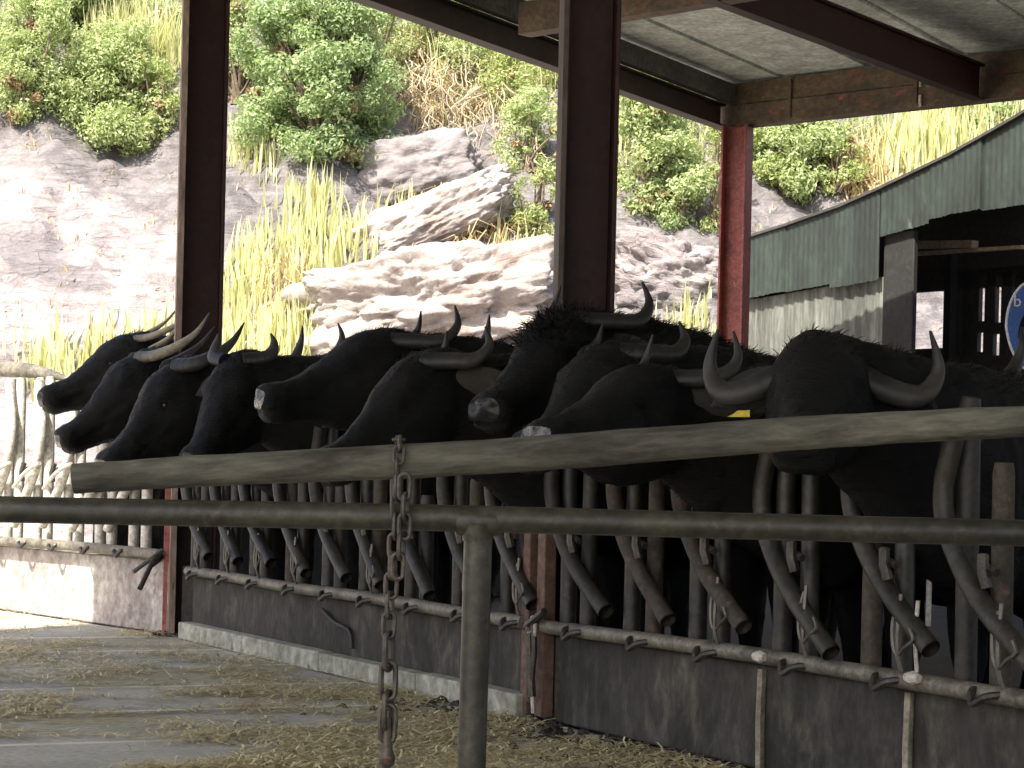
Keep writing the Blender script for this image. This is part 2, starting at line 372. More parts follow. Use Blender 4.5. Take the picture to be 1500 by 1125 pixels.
# ================================================================== rocks on the slope
def rock(name, px, half, rot, mat, label, seed, strata=.0, sub=5, lift=0.0, amp=.3, tilt=0):
    c = hit(*px)
    bm = bmesh.new(); bmesh.ops.create_icosphere(bm, subdivisions=sub, radius=1)
    for v in bm.verts:
        p = v.co.copy(); p0 = p.copy()
        m = max(abs(p.x), abs(p.y), abs(p.z)); p = p.lerp(p / m, .45)     # boxier than a ball
        s_ = Vector((seed * 3.7, seed * 1.3, 0))
        k = 1 + amp * noise.fractal(p * 1.3 + s_, 1.0, 2.0, 6) + amp * .35 * noise.noise(p * 6 + s_) + amp * .2 * noise.noise(p * 14 + s_)
        f1 = noise.voronoi(p0 * 1.9 + s_ + Vector((0, 0, .5)))[0]; f2 = noise.voronoi(p0 * 4.5 + s_)[0]
        k += amp * .32 * (.35 - abs(noise.noise(p0 * 2.6 + s_))) + amp * .16 * (.35 - abs(noise.noise(p0 * 7 + s_))) + .02 * noise.noise(p0 * 34)
        k += .20 * (.45 - f1[0]) + .085 * (.4 - f2[0])
        q = Vector((p.x * half[0] * k, p.y * half[1] * k, p.z * half[2] * k))
        if strata:
            lay = q.z * 7 + 1.6 * noise.noise(Vector((q.x * 1.6, q.y * 1.6, seed)))
            kk = (lay % 1.0); off = strata * (kk - .5) * (1 if kk < .8 else -2)
            q.x += off * p.x; q.y += off * (-1 if p.y < 0 else 1) * abs(p.y)
        v.co = q
    me = bpy.data.meshes.new(name); bm.to_mesh(me); bm.free(); me.materials.append(mat)
    for p in me.polygons: p.use_smooth = True
    o = bpy.data.objects.new(name, me); C.objects.link(o)
    o.location = c + Vector((0, 0, lift)); o.rotation_euler = (tilt, -math.radians(rot), 0)
    return tag(o, label, 'rock')
rock('rock_ledge', (610, 330), (1.5, .6, .42), 26, M['ledge'], 'long pale ledge of rock slanting up to the right above the layered white outcrop', 1, .0, amp=.2, lift=-.10, sub=6)
rock('rock_outcrop', (640, 440), (1.75, .8, .72), 10, M['ledge'], 'broad white layered outcrop behind the buffalo in the middle of the slope', 2, .015, sub=6, amp=.27, lift=-.05)
rock('rock_outcrop', (520, 455), (.8, .6, .4), 14, M['ledge'], 'smaller pale outcrop at the lower left end of the layered rocks beside yellow grass', 5, .04, amp=.38)
rock('rock_slab', (610, 255), (1.0, .5, .62), 12, M['slab'], 'smooth grey slab of rock under the hanging dry roots', 3, 0, amp=.10, lift=-.05, sub=6)
rock('boulder', (985, 400), (.8, .5, .6), -12, M['hill'], 'pinkish boulder between the middle post and the far red post', 8, .08, amp=.3, lift=-.1)

# ================================================================== plants
def leaf_clump(mb, c, r, n, size, rnd, flat=.85):
    for _ in range(n):
        d = Vector((rnd.gauss(0, 1), rnd.gauss(0, 1), rnd.gauss(0, 1))).normalized()
        p = c + Vector((d.x, d.y, d.z * flat)) * r * (rnd.random() ** .45)
        nn = (d + Vector((rnd.gauss(0, .7), rnd.gauss(0, .7), rnd.gauss(0, .7) + .5))).normalized()
        a = nn.orthogonal().normalized(); a = Matrix.Rotation(rnd.random() * 6.28, 3, nn) @ a; b = nn.cross(a)
        s = size * rnd.uniform(.6, 1.4)
        tv = min(1, max(0, rnd.gauss(.45, .26)))
        mb.add([p - a * s, p + b * s * .45 + nn * s * .12, p + a * s, p - b * s * .45 + nn * s * .12], [(0, 1, 2, 3)], tv)
def bush(px, wpx, hpx, mat, label, seed, size=.06, dens=1.0, group='bushes on the hillside', name='bush', depth=.8):
    """px is the foot of the plant in the photo; width and height of its crown are given in photo pixels"""
    rnd = random.Random(seed); base = hit(*px); k = base.y / FPX
    Wd, Ht = wpx * k, hpx * k
    root = thing(name, base, label, 'bush', group)
    st, fol, dry = MB(), MB(), MB()
    n = max(26, int(Wd * Ht * 21))
    for i in range(n):
        a = rnd.random() * 6.28; rr = rnd.random() ** .42
        z = rnd.uniform(.0, 1.0)
        prof = math.sqrt(max(.05, 1 - ((z - .40) / .64) ** 2))
        prof *= .78 + .5 * noise.noise(Vector((a, z * 3, seed)))
        c = base + Vector((math.cos(a) * rr * Wd * .5 * prof, math.sin(a) * rr * Wd * .5 * depth * prof, 0))
        gz = H(c.x, c.y)
        c.z = base.z + z * Ht * .96 + .7 * (gz - base.z)
        c.z = max(c.z, gz + .07)
        cl = rnd.uniform(.14, .30) * min(1.15, max(.65, Wd * .6))
        leaf_clump(dry if i % 13 == 5 else fol, c, cl * (.6 if i % 13 == 5 else 1), int(230 * dens * (cl / .25) ** 2), size, rnd)
        mid = (base + c) / 2 + Vector((rnd.gauss(0, .08), rnd.gauss(0, .08), -.05))
        if i % 2 == 0: st.tube([base + Vector((rnd.gauss(0, .06), rnd.gauss(0, .06), -.05)), mid, c], [.03, .018, .006], 5, cap=False, smooth=3)
    st.build('stem', M['stem'], root); fol.build('foliage', mat, root, shade=False, tint=True)
    if dry.v: o = dry.build('dry_foliage', M['leaf_dry'], root, shade=False, tint=True)
    return root
BUSHES = [
 ((40, 165), 150, 175, 'leaf_mid', 'olive green bush in the top left corner above the bare rock slope', .055, 1.0),
 ((165, 205), 165, 135, 'leaf_mid', 'rounded pale green bush hanging over the bare rock left of the first post', .055, 1.1),
 ((225, 215), 90, 110, 'leaf_bright', 'small yellowish bush against the left side of the first post', .055, 1.0),
 ((470, 215), 250, 260, 'leaf_deep', 'tall dark green bush right of the first post', .06, 1.2),
 ((520, 195), 120, 190, 'leaf_mid', 'mid green bush on the right flank of the tall dark bush', .06, 1.0),
 ((775, 250), 120, 110, 'leaf_mid', 'greyish green bush left of the middle post under the dry roots', .055, 1.0),
 ((778, 335), 95, 120, 'leaf_bright', 'bright yellow green bush at the left edge of the middle post', .05, 1.0),
 ((760, 130), 150, 70, 'leaf_bright', 'thin yellow green bush just under the roof beam left of the middle post', .055, .7),
 ((960, 300), 150, 190, 'leaf_mid', 'large green bush between the middle post and the far red post', .06, 1.1),
 ((1000, 325), 95, 90, 'leaf_deep', 'low dark bush in front of the large bush left of the far red post', .055, 1.1),
 ((1048, 330), 70, 150, 'leaf_bright', 'narrow bright bush touching the left side of the far red post', .055, 1.0),
 ((1165, 290), 150, 125, 'leaf_mid', 'round green bush just right of the far red post above the shed', .06, 1.2),
 ((1225, 280), 90, 90, 'leaf_bright', 'light green bush between the round bush and the dry grass above the shed', .055, 1.0),
 ((90, 60), 190, 120, 'leaf_mid', 'broad olive bush along the top edge left of the first post', .055, 1.0),
 ((660, 90), 180, 110, 'leaf_mid', 'straggling olive bush above the hanging roots under the roof edge', .05, .7),
 ((1130, 235), 200, 70, 'leaf_bright', 'row of light green shrub just under the weathered cross beam', .055, 1.0),
 ((345, 150), 110, 190, 'leaf_mid', 'loose pale bush just right of the upper first post', .055, .9),
 ((560, 120), 110, 120, 'leaf_mid', 'greyish green shrub between the dark bush and the hanging roots', .05, .8),
 ((215, 60), 130, 60, 'leaf_mid', 'low bush at the very top left of the first post', .055, .9),
 ((1390, 205), 120, 60, 'leaf_bright', 'bright shrub among the tall grass above the shed roof', .055, .9),
 ((930, 215), 120, 80, 'leaf_bright', 'bright shrub close under the roof edge right of the middle post', .055, .9),
 ((1470, 195), 110, 60, 'leaf_deep', 'dark bush at the right edge above the highest part of the shed roof', .055, 1.0),
]
for i, (px, wp, hp, mt, lab, sz, dn) in enumerate(BUSHES): bush(px, wp * 1.12, hp * 1.08, M[mt], lab, 20 + i, sz * .62, dn)

def blades(mb, c, n, spread, hmin, hmax, wd, rnd, lean=.12, droop=0.0):
    for _ in range(n):
        x = c.x + rnd.gauss(0, spread); y = c.y + rnd.gauss(0, spread)
        b = Vector((x, y, H(x, y) - .03)); h = rnd.uniform(hmin, hmax)
        a = rnd.random() * 6.28; s = Vector((math.cos(a), math.sin(a), 0)) * wd * rnd.uniform(.6, 1.2)
        l = Vector((rnd.gauss(0, lean), rnd.gauss(0, lean), 0)) * h
        m = b + l * .35 + UP * h * .55; t = b + l + UP * h - UP * droop * h
        mb.add([b - s, b + s, m + s * .8, m - s * .8, t], [(0, 1, 2, 3), (3, 2, 4)], min(1, max(0, rnd.gauss(.6, .3))))
def grass_patch(name, regions, mat, label, seed, hmin, hmax, wd, per=60, spread=.16, lean=.1, droop=0):
    rnd = random.Random(seed); mb = MB()
    for (poly, k) in regions:
        us = [p[0] for p in poly]; vs_ = [p[1] for p in poly]
        made = 0; tries = 0
        while made < k and tries < k * 40:
            tries += 1
            u, v = rnd.uniform(min(us), max(us)), rnd.uniform(min(vs_), max(vs_))
            ins = False; j = len(poly) - 1
            for i in range(len(poly)):
                (xi, yi), (xj, yj) = poly[i], poly[j]
                if (yi > v) != (yj > v) and u < (xj - xi) * (v - yi) / (yj - yi) + xi: ins = not ins
                j = i
            if ins: blades(mb, hit(u, v), per, spread, hmin * (f_ := rnd.choice((.55, .8, 1, 1, 1.25))), hmax * f_, wd, rnd, lean, droop); made += 1
    o = mb.build(name, mat, shade=False, tint=True)
    return tag(o, label, 'grass', kind='stuff')
grass_patch('reeds', [
  ([(40, 520), (260, 520), (260, 560), (40, 575)], 46),
  ([(330, 480), (450, 470), (440, 540), (330, 540)], 34),
  ([(335, 400), (470, 330), (550, 320), (540, 390), (450, 450), (335, 470)], 60),
  ([(420, 300), (470, 270), (480, 320), (430, 340)], 8),
  ([(575, 310), (605, 300), (605, 330), (580, 335)], 4),
  ([(735, 400), (810, 385), (812, 440), (745, 430)], 16),
  ([(905, 480), (1050, 460), (1050, 520), (905, 520)], 10),
  ([(335, 225), (375, 205), (380, 235), (340, 240)], 8),
  ([(375, 240), (390, 220), (395, 250), (380, 250)], 3),
 ], M['grass_yellow'], 'upright yellow green reeds growing in bands on the rocky slope', 3, .28, .66, .022, per=12, spread=.17, lean=.10)
grass_patch('tall_grass', [
  ([(120, 90), (250, 70), (250, 100), (150, 110)], 22),
  ([(1290, 240), (1460, 180), (1480, 215), (1330, 270)], 46),
  ([(600, 90), (800, 100), (800, 130), (620, 120)], 8),
  ([(910, 215), (1040, 215), (1040, 260), (920, 260)], 8),
 ], M['grass_yellow'], 'tall pale grass along the top of the hillside', 4, .6, 1.15, .02, per=20, spread=.24, lean=.14)
grass_patch('dry_grass', [
  ([(570, 60), (720, 80), (800, 130), (760, 190), (600, 190), (565, 150)], 55),
  ([(1230, 250), (1310, 205), (1320, 265), (1240, 290)], 32),
  ([(370, 420), (430, 390), (440, 440), (380, 450)], 9),
  ([(600, 285), (740, 330), (780, 380), (700, 380)], 14),
 ], M['grass_dry'], 'brown dry grass hanging over the rocks at the top of the slope', 5, .25, .6, .014, per=30, spread=.18, lean=.55, droop=.7)
# thin weeds and litter all over the bare rock
rw = random.Random(11); mbw = MB()
for _ in range(420):
    c = hit(rw.uniform(-60, 1500), rw.uniform(20, 520))
    blades(mbw, c, rw.randint(2, 7), .07, .05, .2, .012, rw, .4, .2)
tag(mbw.build('weeds', M['grass_dry'], shade=False, tint=True), 'sparse dry weeds scattered over the bare rock', 'weeds', kind='stuff')
# dangling bare roots under the roof beam
def roots(px0, n, seed, label):
    rnd = random.Random(seed); base = hit(*px0); root = thing('hanging_root', base, label, 'roots')
    mb = MB()
    for i in range(n):
        u = px0[0] + rnd.uniform(-75, 95); v = px0[1] + rnd.uniform(-60, 20) + abs(u - px0[0]) * .25
        p = hit(u, v) + Vector((0, -.45, .25)); pts = [p]
        for k in range(rnd.randint(4, 7)):
            p = p + Vector((rnd.gauss(.02, .10), rnd.gauss(-.05, .04), -rnd.uniform(.08, .2)))
            p.z = max(p.z, H(p.x, p.y) + .03); pts.append(p)
        r0 = rnd.uniform(.008, .018)
        mb.tube(pts, [r0 * (1 - .7 * k / len(pts)) for k in range(len(pts))], 5, smooth=3)
        if len(pts) > 4:
            q = pts[2]; br = [q]
            for k in range(3):
                q = q + Vector((rnd.gauss(0, .14), rnd.gauss(-.03, .04), -rnd.uniform(.04, .14))); q.z = max(q.z, H(q.x, q.y) + .03); br.append(q)
            mb.tube(br, [r0 * .6, r0 * .5, r0 * .35, r0 * .2], 4, smooth=3)
        mb.build('root_strand', M['twig'], root); mb = MB()
def undergrowth():
    rnd = random.Random(77); mb = MB()
    edge = [(-80, 150), (0, 140), (100, 120), (260, 95), (340, 130), (580, 130), (720, 110), (815, 190), (1060, 245), (1100, 255), (1230, 235), (1500, 170), (1600, 150)]
    made = 0
    while made < 1500:
        u = rnd.uniform(-80, 1580); v = rnd.uniform(-60, 260)
        if v > interp(edge, u) + 25 * noise.noise(Vector((u * .02, 5, 0))): continue
        if noise.noise(Vector((u * .012, v * .018, 9))) < -.30: continue
        p = hit(u, v); leaf_clump(mb, p + UP * rnd.uniform(.02, .22), rnd.uniform(.14, .26), 26, .034, rnd); made += 1
    tag(mb.build('undergrowth', M['leaf_bright'], shade=False, tint=True), 'low green undergrowth covering the upper part of the slope', 'undergrowth', kind='stuff')
undergrowth()
roots((640, 130), 60, 6, 'tangle of pale bare roots hanging over the grey slab left of the middle post')
roots((700, 205), 26, 9, 'sparser pale roots hanging beside the grey slab down to the slanting ledge')

# ================================================================== cattle shelter: posts, beams, roof
ZB = 4.13
A_ = at_z(1062, 190, ZB); B_ = at_z(520, -2, ZB); C_ = at_z(1440, 150, ZB); D_ = at_z(1035, 0, ZB)
d1 = (B_ - A_).normalized(); d3 = (C_ - A_).normalized(); d2 = (D_ - C_).normalized()
shelter = thing('cattle_shelter', (0, 9, 0), 'open cattle shelter with dark red steel posts and grey ribbed roof over the buffalo', 'shelter')
def hpost(c, wd, z0, z1, xdir, mat=M['red_steel'], dp=None, tw=.018):
    x = Vector(xdir).normalized(); y = UP.cross(x); dp = dp or wd
    mb = MB(); c = Vector((c[0], c[1], (z0 + z1) / 2)); hz = UP * (z1 - z0) / 2
    mb.box(c - x * (wd / 2 - tw / 2), x * tw / 2, y * dp / 2, hz); mb.box(c + x * (wd / 2 - tw / 2), x * tw / 2, y * dp / 2, hz)
    mb.box(c, x * (wd / 2 - tw - .0005), y * .009, hz)
    return mb
p = at(296, 400, 12.35); q = hpost((p.x - .01, 12.35), .245, 0, 4.42, (.985, .17, 0)); q.box((p.x - .01, 12.35, .004), (.19, 0, 0), (0, .19, 0), (0, 0, .012)); q.build('post', M['red_steel'], shelter, bevel=.004)
o = MB(); o.box((at(264, 400, 12.3).x - .006, 12.31, 2.2), (.016, .003, 0), (-.02, .11, 0), (0, 0, 2.2)); o = o.build('edge_light_strip', M['strip'], shelter); o['label'] = 'added pale strip with side light painted on the flange edge'  # added strip: its pale colour paints the light caught from the left
o = MB(); o.box((at(819, 400, 8.9).x - .003, 8.91, 2.2), (.010, .002, 0), (-.008, .10, 0), (0, 0, 2.2)); o = o.build('edge_light_strip', M['strip_dark'], shelter); o['label'] = 'added pale strip with side light painted on the flange edge'  # same added strip on the middle post, painted light kept dimmer
p = at(857, 400, 8.95); hpost((p.x, 8.95), .215, 0, 4.42, (.997, .08, 0)).build('post', M['red_steel'], shelter, bevel=.004)
p = at(1077, 330, 20.4)
o = hpost((p.x, 20.4), .235, 0, ZB, (.93, -.37, 0), tw=.02).build('post', M['red_bright'], shelter, bevel=.004); o['label'] = 'far post of bright weathered red steel'
def ibeam(a, b, wd, ht, mat, name='beam', lip=.02, up=UP):
    a, b = Vector(a), Vector(b); mb = MB()
    mb.bar(a + UP * lip / 2, b + UP * lip / 2, wd, lip); mb.bar(a + UP * (ht - lip / 2), b + UP * (ht - lip / 2), wd, lip)
    mb.bar(a + UP * ht / 2, b + UP * ht / 2, .016, ht - 2 * lip - .001)
    return mb.build(name, mat, shelter, bevel=.003)
o = ibeam(A_ + d1 * .12, A_ + d1 * 19.3, .13, .21, M['beam_dark']); o['label'] = 'dark brown edge beam along the open side'
mb = MB(); mb.bar(A_ + d1 * .05 + UP * .30 + d3 * .10, A_ + d1 * 19.3 + UP * .30 + d3 * .10, .10, .17); o = mb.build('wall_plate', M['beam_grey'], shelter, bevel=.006)
o = ibeam(C_ + d2 * .1, C_ + d2 * 17, .11, .30, M['red_steel'])
# far cross beam: two stacked weathered channels
e3 = C_ + d3 * 12
mb = MB(); mb.bar(A_ - d3 * .08 + UP * .10, e3 + UP * .10, .16, .198); mb.bar(A_ - d3 * .06 + UP * .30, e3 + UP * .30, .13, .196)
for k in range(13):
    c = A_ + d3 * (.75 + k * 1.3) + UP * .2; mb.box(c - d1 * -.085, d3 * .018, d1 * .012, UP * .17)
o = mb.build('cross_beam', M['beam_rust'], shelter, bevel=.006); o['label'] = 'weathered brown cross beam with flaking red paint'
mb = MB()
for px in ((1270, 110), (1283, 158)): pass
for t_ in (2.1,):
    c = A_ + d3 * t_ + UP * .12 + d1 * .1; mb.tube([c + UP * .24, c + UP * .05], .012, 6); mb.tube([c - UP * .02, c - UP * .12], .012, 6)
mb.build('bolt', M['white_paint'], shelter)
pa, pb = at_z(790, 50, ZB), at_z(1045, 8, ZB); pd = (pb - pa).normalized()
mb = MB(); mb.bar(pa - pd * .15 + UP * .12, pb + pd * .6 + UP * .12, .14, .235); mb.build('purlin', M['beam_rust'], shelter, bevel=.006)
for k in (10.5, 14.5, 18.5):
    mb = MB(); s0 = A_ + d1 * k + UP * .30; mb.bar(s0, s0 + d3 * 17, .12, .2); mb.build('purlin', M['beam_rust'], shelter, bevel=.006)
# ribbed roof
mb = MB(); W_, L_, step = 18.5, 19.5, .92
n = int(W_ / step); prof = []
for i in range(n):
    x0 = -.25 + i * step
    prof += [(x0, 0), (x0 + .84, 0), (x0 + .855, .022), (x0 + .885, .022)]
vs, fs = [], []
for lay in (0, 1):
    for (x, z) in prof:
        for l in (-.35, L_): vs.append(A_ + d3 * x + d1 * l + UP * (.42 + z + lay * .012))
m_ = len(prof)
for i in range(m_ - 1):
    fs.append((2 * i, 2 * i + 1, 2 * i + 3, 2 * i + 2)); o2 = 2 * m_; fs.append((o2 + 2 * i, o2 + 2 * i + 2, o2 + 2 * i + 3, o2 + 2 * i + 1))
mb.add(vs, fs); mb.build('roof_sheet', M['roof_under'], shelter, shade=False)
# posts that carry the roof outside the picture
for c in (A_ + d3 * 12.5 + d1 * .2, A_ + d1 * 19 + d3 * .2, A_ + d1 * 19 + d3 * 17.5, A_ + d3 * 17.5 + d1 * 12):
    hpost((c.x, c.y), .24, 0, ZB, (.93, -.37, 0)).build('post', M['red_steel'], shelter, bevel=.004)

# ================================================================== shed on the right
shed = thing('green_shed', (4, 22, 0), 'old shed with green corrugated gable over a pale lower wall and a dark open front', 'shed')
SP = Vector((2.41, 23.0, 0)); SD = Vector((.6, -.8, 0)); SN = Vector((-.8, -.6, 0))     # SN looks out of the front
def sh(u, v): return on_plane(u, v, SP, SN)
def st_(u, v): p = sh(u, v); return (p - SP).dot(SD), p.z
top = [st_(*p) for p in ((1094, 353), (1160, 332), (1240, 304), (1300, 277), (1400, 229), (1500, 172), (1600, 112), (1720, 38))]
botL = [st_(*p) for p in ((1094, 443), (1180, 428), (1292, 409))]
botR = [st_(*p) for p in ((1292, 347), (1340, 334), (1400, 318), (1500, 302), (1720, 270))]
def corr(tab_t, tab_b, t0, t1, off, jag, mat, name, pitch=.085, amp=.014, seed=1):
    rnd = random.Random(seed); mb = MB(); vs, fs = [], []
    n = int((t1 - t0) / (pitch / 6)) + 1
    sheet = 0
    for i in range(n + 1):
        t = t0 + (t1 - t0) * i / n
        if i % 54 == 0: sheet = rnd.uniform(-.02, .035); so = rnd.uniform(0, .025)
        zb = interp(tab_b, t) + jag * (sheet + .006 * noise.noise(Vector((t * 26, 1, seed))) + .010 * noise.noise(Vector((t * 4, seed, 0))) + rnd.uniform(-.004, .004))
        zt = interp(tab_t, t)
        o_ = off + so + amp * math.sin(t * 2 * math.pi / pitch)
        for z, k in ((zb, 0), (zt, 0), (zt, .006), (zb, .006)): vs.append(SP + SD * t + SN * (o_ - k) + UP * z)
    for i in range(n):
        for k in range(4):
            k2 = (k + 1) % 4; fs.append((4 * i + k, 4 * i + k2, 4 * i + 4 + k2, 4 * i + 4 + k))
    mb.add(vs, fs); return mb.build(name, mat, shed, shade=False)
corr(top, botL, top[0][0], botL[-1][0] - .01, .03, 1, M['green_sheet'], 'cladding', pitch=.07, amp=.003, seed=2)
corr(top, botR, botL[-1][0], top[-1][0], .03, 1, M['green_sheet'], 'cladding', pitch=.07, amp=.003, seed=3)
mb = MB()
for (t0, z0), (t1, z1) in zip(top, top[1:]): mb.bar(SP + SD * t0 + UP * (z0 + .02), SP + SD * (t1 + .01) + UP * (z1 + .02), .16, .026)
mb.build('verge', M['shed_dark'], shed)
wt = [(botL[0][0], botL[0][1] + .03), (botL[-1][0], botL[-1][1] + .03)]
corr(wt, [(wt[0][0], 0), (wt[1][0], 0)], wt[0][0], st_(1288, 450)[0], -.045, 0, M['shed_wall'], 'lower_wall', pitch=.14, amp=.008, seed=4)
t0, t1 = st_(1291, 430)[0], st_(1335, 430)[0]; zt = st_(1300, 340)[1]
mb = MB(); mb.box(SP + SD * (t0 + t1) / 2 - SN * .05 + UP * zt / 2, SD * (t1 - t0) / 2, SN * .03, UP * zt / 2); mb.build('corner_post', M['shed_post'], shed, bevel=.01)
DV = Vector((.40, 3.3, 0)); BP = SP + DV
def bt(u, v): p = on_plane(u, v, BP, SN); return (p - BP).dot(SD), p.z
mb = MB()
holes = [(1333, 398, 1386, 512), (1436, 404, 1446, 471), (1460, 405, 1470, 473), (1434, 487, 1443, 516), (1457, 489, 1467, 521), (1484, 404, 1489, 470)]
H2 = []
for (u0, v0, u1, v1) in holes:
    a, b = bt(u0, v1), bt(u1, v0); H2.append((a[0], a[1], b[0], b[1]))
xs = sorted({-.2 + .4 * i for i in range(24)} | {h[0] for h in H2} | {h[2] for h in H2}); zs = sorted({0, 3.0} | {h[1] for h in H2} | {h[3] for h in H2})
for i in range(len(xs) - 1):
    j = 0
    while j < len(zs) - 1:
        cx = (xs[i] + xs[i + 1]) / 2
        def hole(j): return any(h[0] < cx < h[2] and h[1] < (zs[j] + zs[j + 1]) / 2 < h[3] for h in H2)
        if hole(j): j += 1; continue
        k = j
        while k + 1 < len(zs) - 1 and not hole(k + 1): k += 1
        mb.box(BP + SD * cx + UP * (zs[j] + zs[k + 1]) / 2, SD * (xs[i + 1] - xs[i]) / 2, SN * .03, UP * (zs[k + 1] - zs[j]) / 2); j = k + 1
for i in range(len(xs) - 1):
    cx = (xs[i] + xs[i + 1]) / 2; h_ = interp(top, cx) - .02 - 3.0
    if h_ > .02: mb.box(BP + SD * cx + UP * (3.0 + h_ / 2), SD * (xs[i + 1] - xs[i]) / 2, SN * .03, UP * h_ / 2)
mb.build('back_wall', M['shed_dark'], shed, shade=False)
mb = MB(); a = SP + SD * (top[0][0] + .02) - SN * .06
mb.bar(a + DV * .02 + UP * 1.65, a + DV * .97 + UP * 1.65, .06, 3.3); mb.build('side_wall', M['shed_dark'], shed)
mb = MB()
for (ta, za), (tb, zb) in zip(top, top[1:]):
    mb.add([SP + SD * ta + UP * za, SP + SD * tb + UP * zb, BP + DV * .06 + SD * tb + UP * zb, BP + DV * .06 + SD * ta + UP * za,
            SP + SD * ta + UP * (za - .03), SP + SD * tb + UP * (zb - .03), BP + DV * .06 + SD * tb + UP * (zb - .03), BP + DV * .06 + SD * ta + UP * (za - .03)],
           [(0, 1, 2, 3), (4, 7, 6, 5), (0, 4, 5, 1), (2, 6, 7, 3)])
mb.build('roof', M['shed_dark'], shed, shade=False)
mp = SP + DV * .4
def mt_(u, v): return on_plane(u, v, mp, SN)
mb = MB(); mb.bar(mt_(1325, 359), mt_(1428, 358), .1, .075); mb.build('rafter', M['shed_beam'], shed)
mb = MB(); mb.bar(mt_(1325, 373), mt_(1500, 362), .08, .035); mb.build('rafter', M['shed_beam'], shed)
mb = MB(); a = on_plane(1392, 470, BP + SN * .2, SN); mb.box((a.x, a.y, 1.75), SD * .035, SN * .05, UP * 1.75); mb.build('stud', M['shed_post'], shed)
# blue oval plate with a hole
sg = thing('blue_sign', at(1512, 900, 17.5), 'blue oval sign with a round opening and white lettering at the right edge', 'sign')
sg.location.z = 0
mb, rim = MB(), MB(); cpt = at(1513, 478, 17.5); kx = 17.5 / FPX
def oval(a, rx, ry, y): 
    sgn = math.sin(a); return cpt + Vector((math.cos(a) * rx * kx * (1 if sgn > 0 else .82 + .18 * (1 + sgn)), y, sgn * ry * kx))
n = 48; vs, fs = [], []
for i in range(n):
    a = 2 * math.pi * i / n
    for (rx, ry, y) in ((39, 66, -.02), (22, 40, -.02), (22, 40, .02), (39, 66, .02)):
        p = oval(a, rx, ry, y); 
        if rx == 22: p.z -= 14 * kx
        vs.append(p)
for i in range(n):
    j = (i + 1) % n
    for k in range(4): fs.append((4 * i + k, 4 * i + (k + 1) % 4, 4 * j + (k + 1) % 4, 4 * j + k))
mb.add(vs, fs); mb.build('plate', M['sign_blue'], sg)
rim.tube([oval(2 * math.pi * i / n, 39.5, 66.5, -.012) for i in range(n + 1)], .011, 6, cap=False); rim.build('rim', M['sign_white'], sg)
tx = bpy.data.curves.new('lettering', 'FONT'); tx.body = 'b'; tx.size = 24 * kx; tx.extrude = .004; tx.align_x = 'CENTER'
to = bpy.data.objects.new('lettering', tx); C.objects.link(to); to.rotation_euler = (math.pi / 2, 0, 0); to.location = at(1489, 449, 17.5) + Vector((0, -.026, 0)); bpy.context.view_layer.update()
me = bpy.data.meshes.new_from_object(to.evaluated_get(bpy.context.evaluated_depsgraph_get())); me.transform(to.matrix_world); bpy.data.objects.remove(to)
me.materials.clear(); me.materials.append(M['sign_white']); lo = bpy.data.objects.new('lettering', me); C.objects.link(lo); lo.parent = sg; lo.matrix_parent_inverse = Matrix.Translation(-sg.location)
mb = MB(); mb.tube([(cpt.x, 17.54, 0), (cpt.x, 17.54, cpt.z + .2)], .03, 8); mb.build('pole', M['iron'], sg)

# ================================================================== low walls, kerb
HW = .33
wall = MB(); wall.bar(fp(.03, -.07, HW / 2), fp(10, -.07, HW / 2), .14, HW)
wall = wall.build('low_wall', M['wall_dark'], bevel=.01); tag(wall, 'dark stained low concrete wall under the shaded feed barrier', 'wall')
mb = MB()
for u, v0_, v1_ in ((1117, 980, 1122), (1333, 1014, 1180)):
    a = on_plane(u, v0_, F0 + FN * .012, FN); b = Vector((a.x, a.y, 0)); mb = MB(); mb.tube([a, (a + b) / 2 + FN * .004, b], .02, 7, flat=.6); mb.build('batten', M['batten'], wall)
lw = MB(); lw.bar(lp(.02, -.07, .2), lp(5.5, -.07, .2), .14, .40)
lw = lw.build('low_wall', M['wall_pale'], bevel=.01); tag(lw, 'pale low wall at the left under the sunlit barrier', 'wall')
kb = MB()
kb.v = []; s = .06
rk = random.Random(3)
while s < 4.05:
    l = rk.uniform(.95, 1.15); e = min(s + l - .012, 4.07); kb.bar(fp(s, .045, .045), fp(e, .045, .045), .085, .09 + rk.uniform(-.006, .006)); s += l
tag(kb.build('kerb', M['kerb'], bevel=.008), 'pale concrete kerb along the foot of the dark low wall', 'kerb')

pw = MB(); pw.bar(A_ * 1 + d1 * .4 + UP * (.48 - ZB), A_ + d1 * 8.6 + UP * (.48 - ZB), .14, .96)  # added so sunlit ground does not show bright beneath the animals
tag(pw.build('low_wall', M['wall_dark'], bevel=.01), 'added dark wall screening the sunlit ground behind the pen under the roof edge', 'wall')
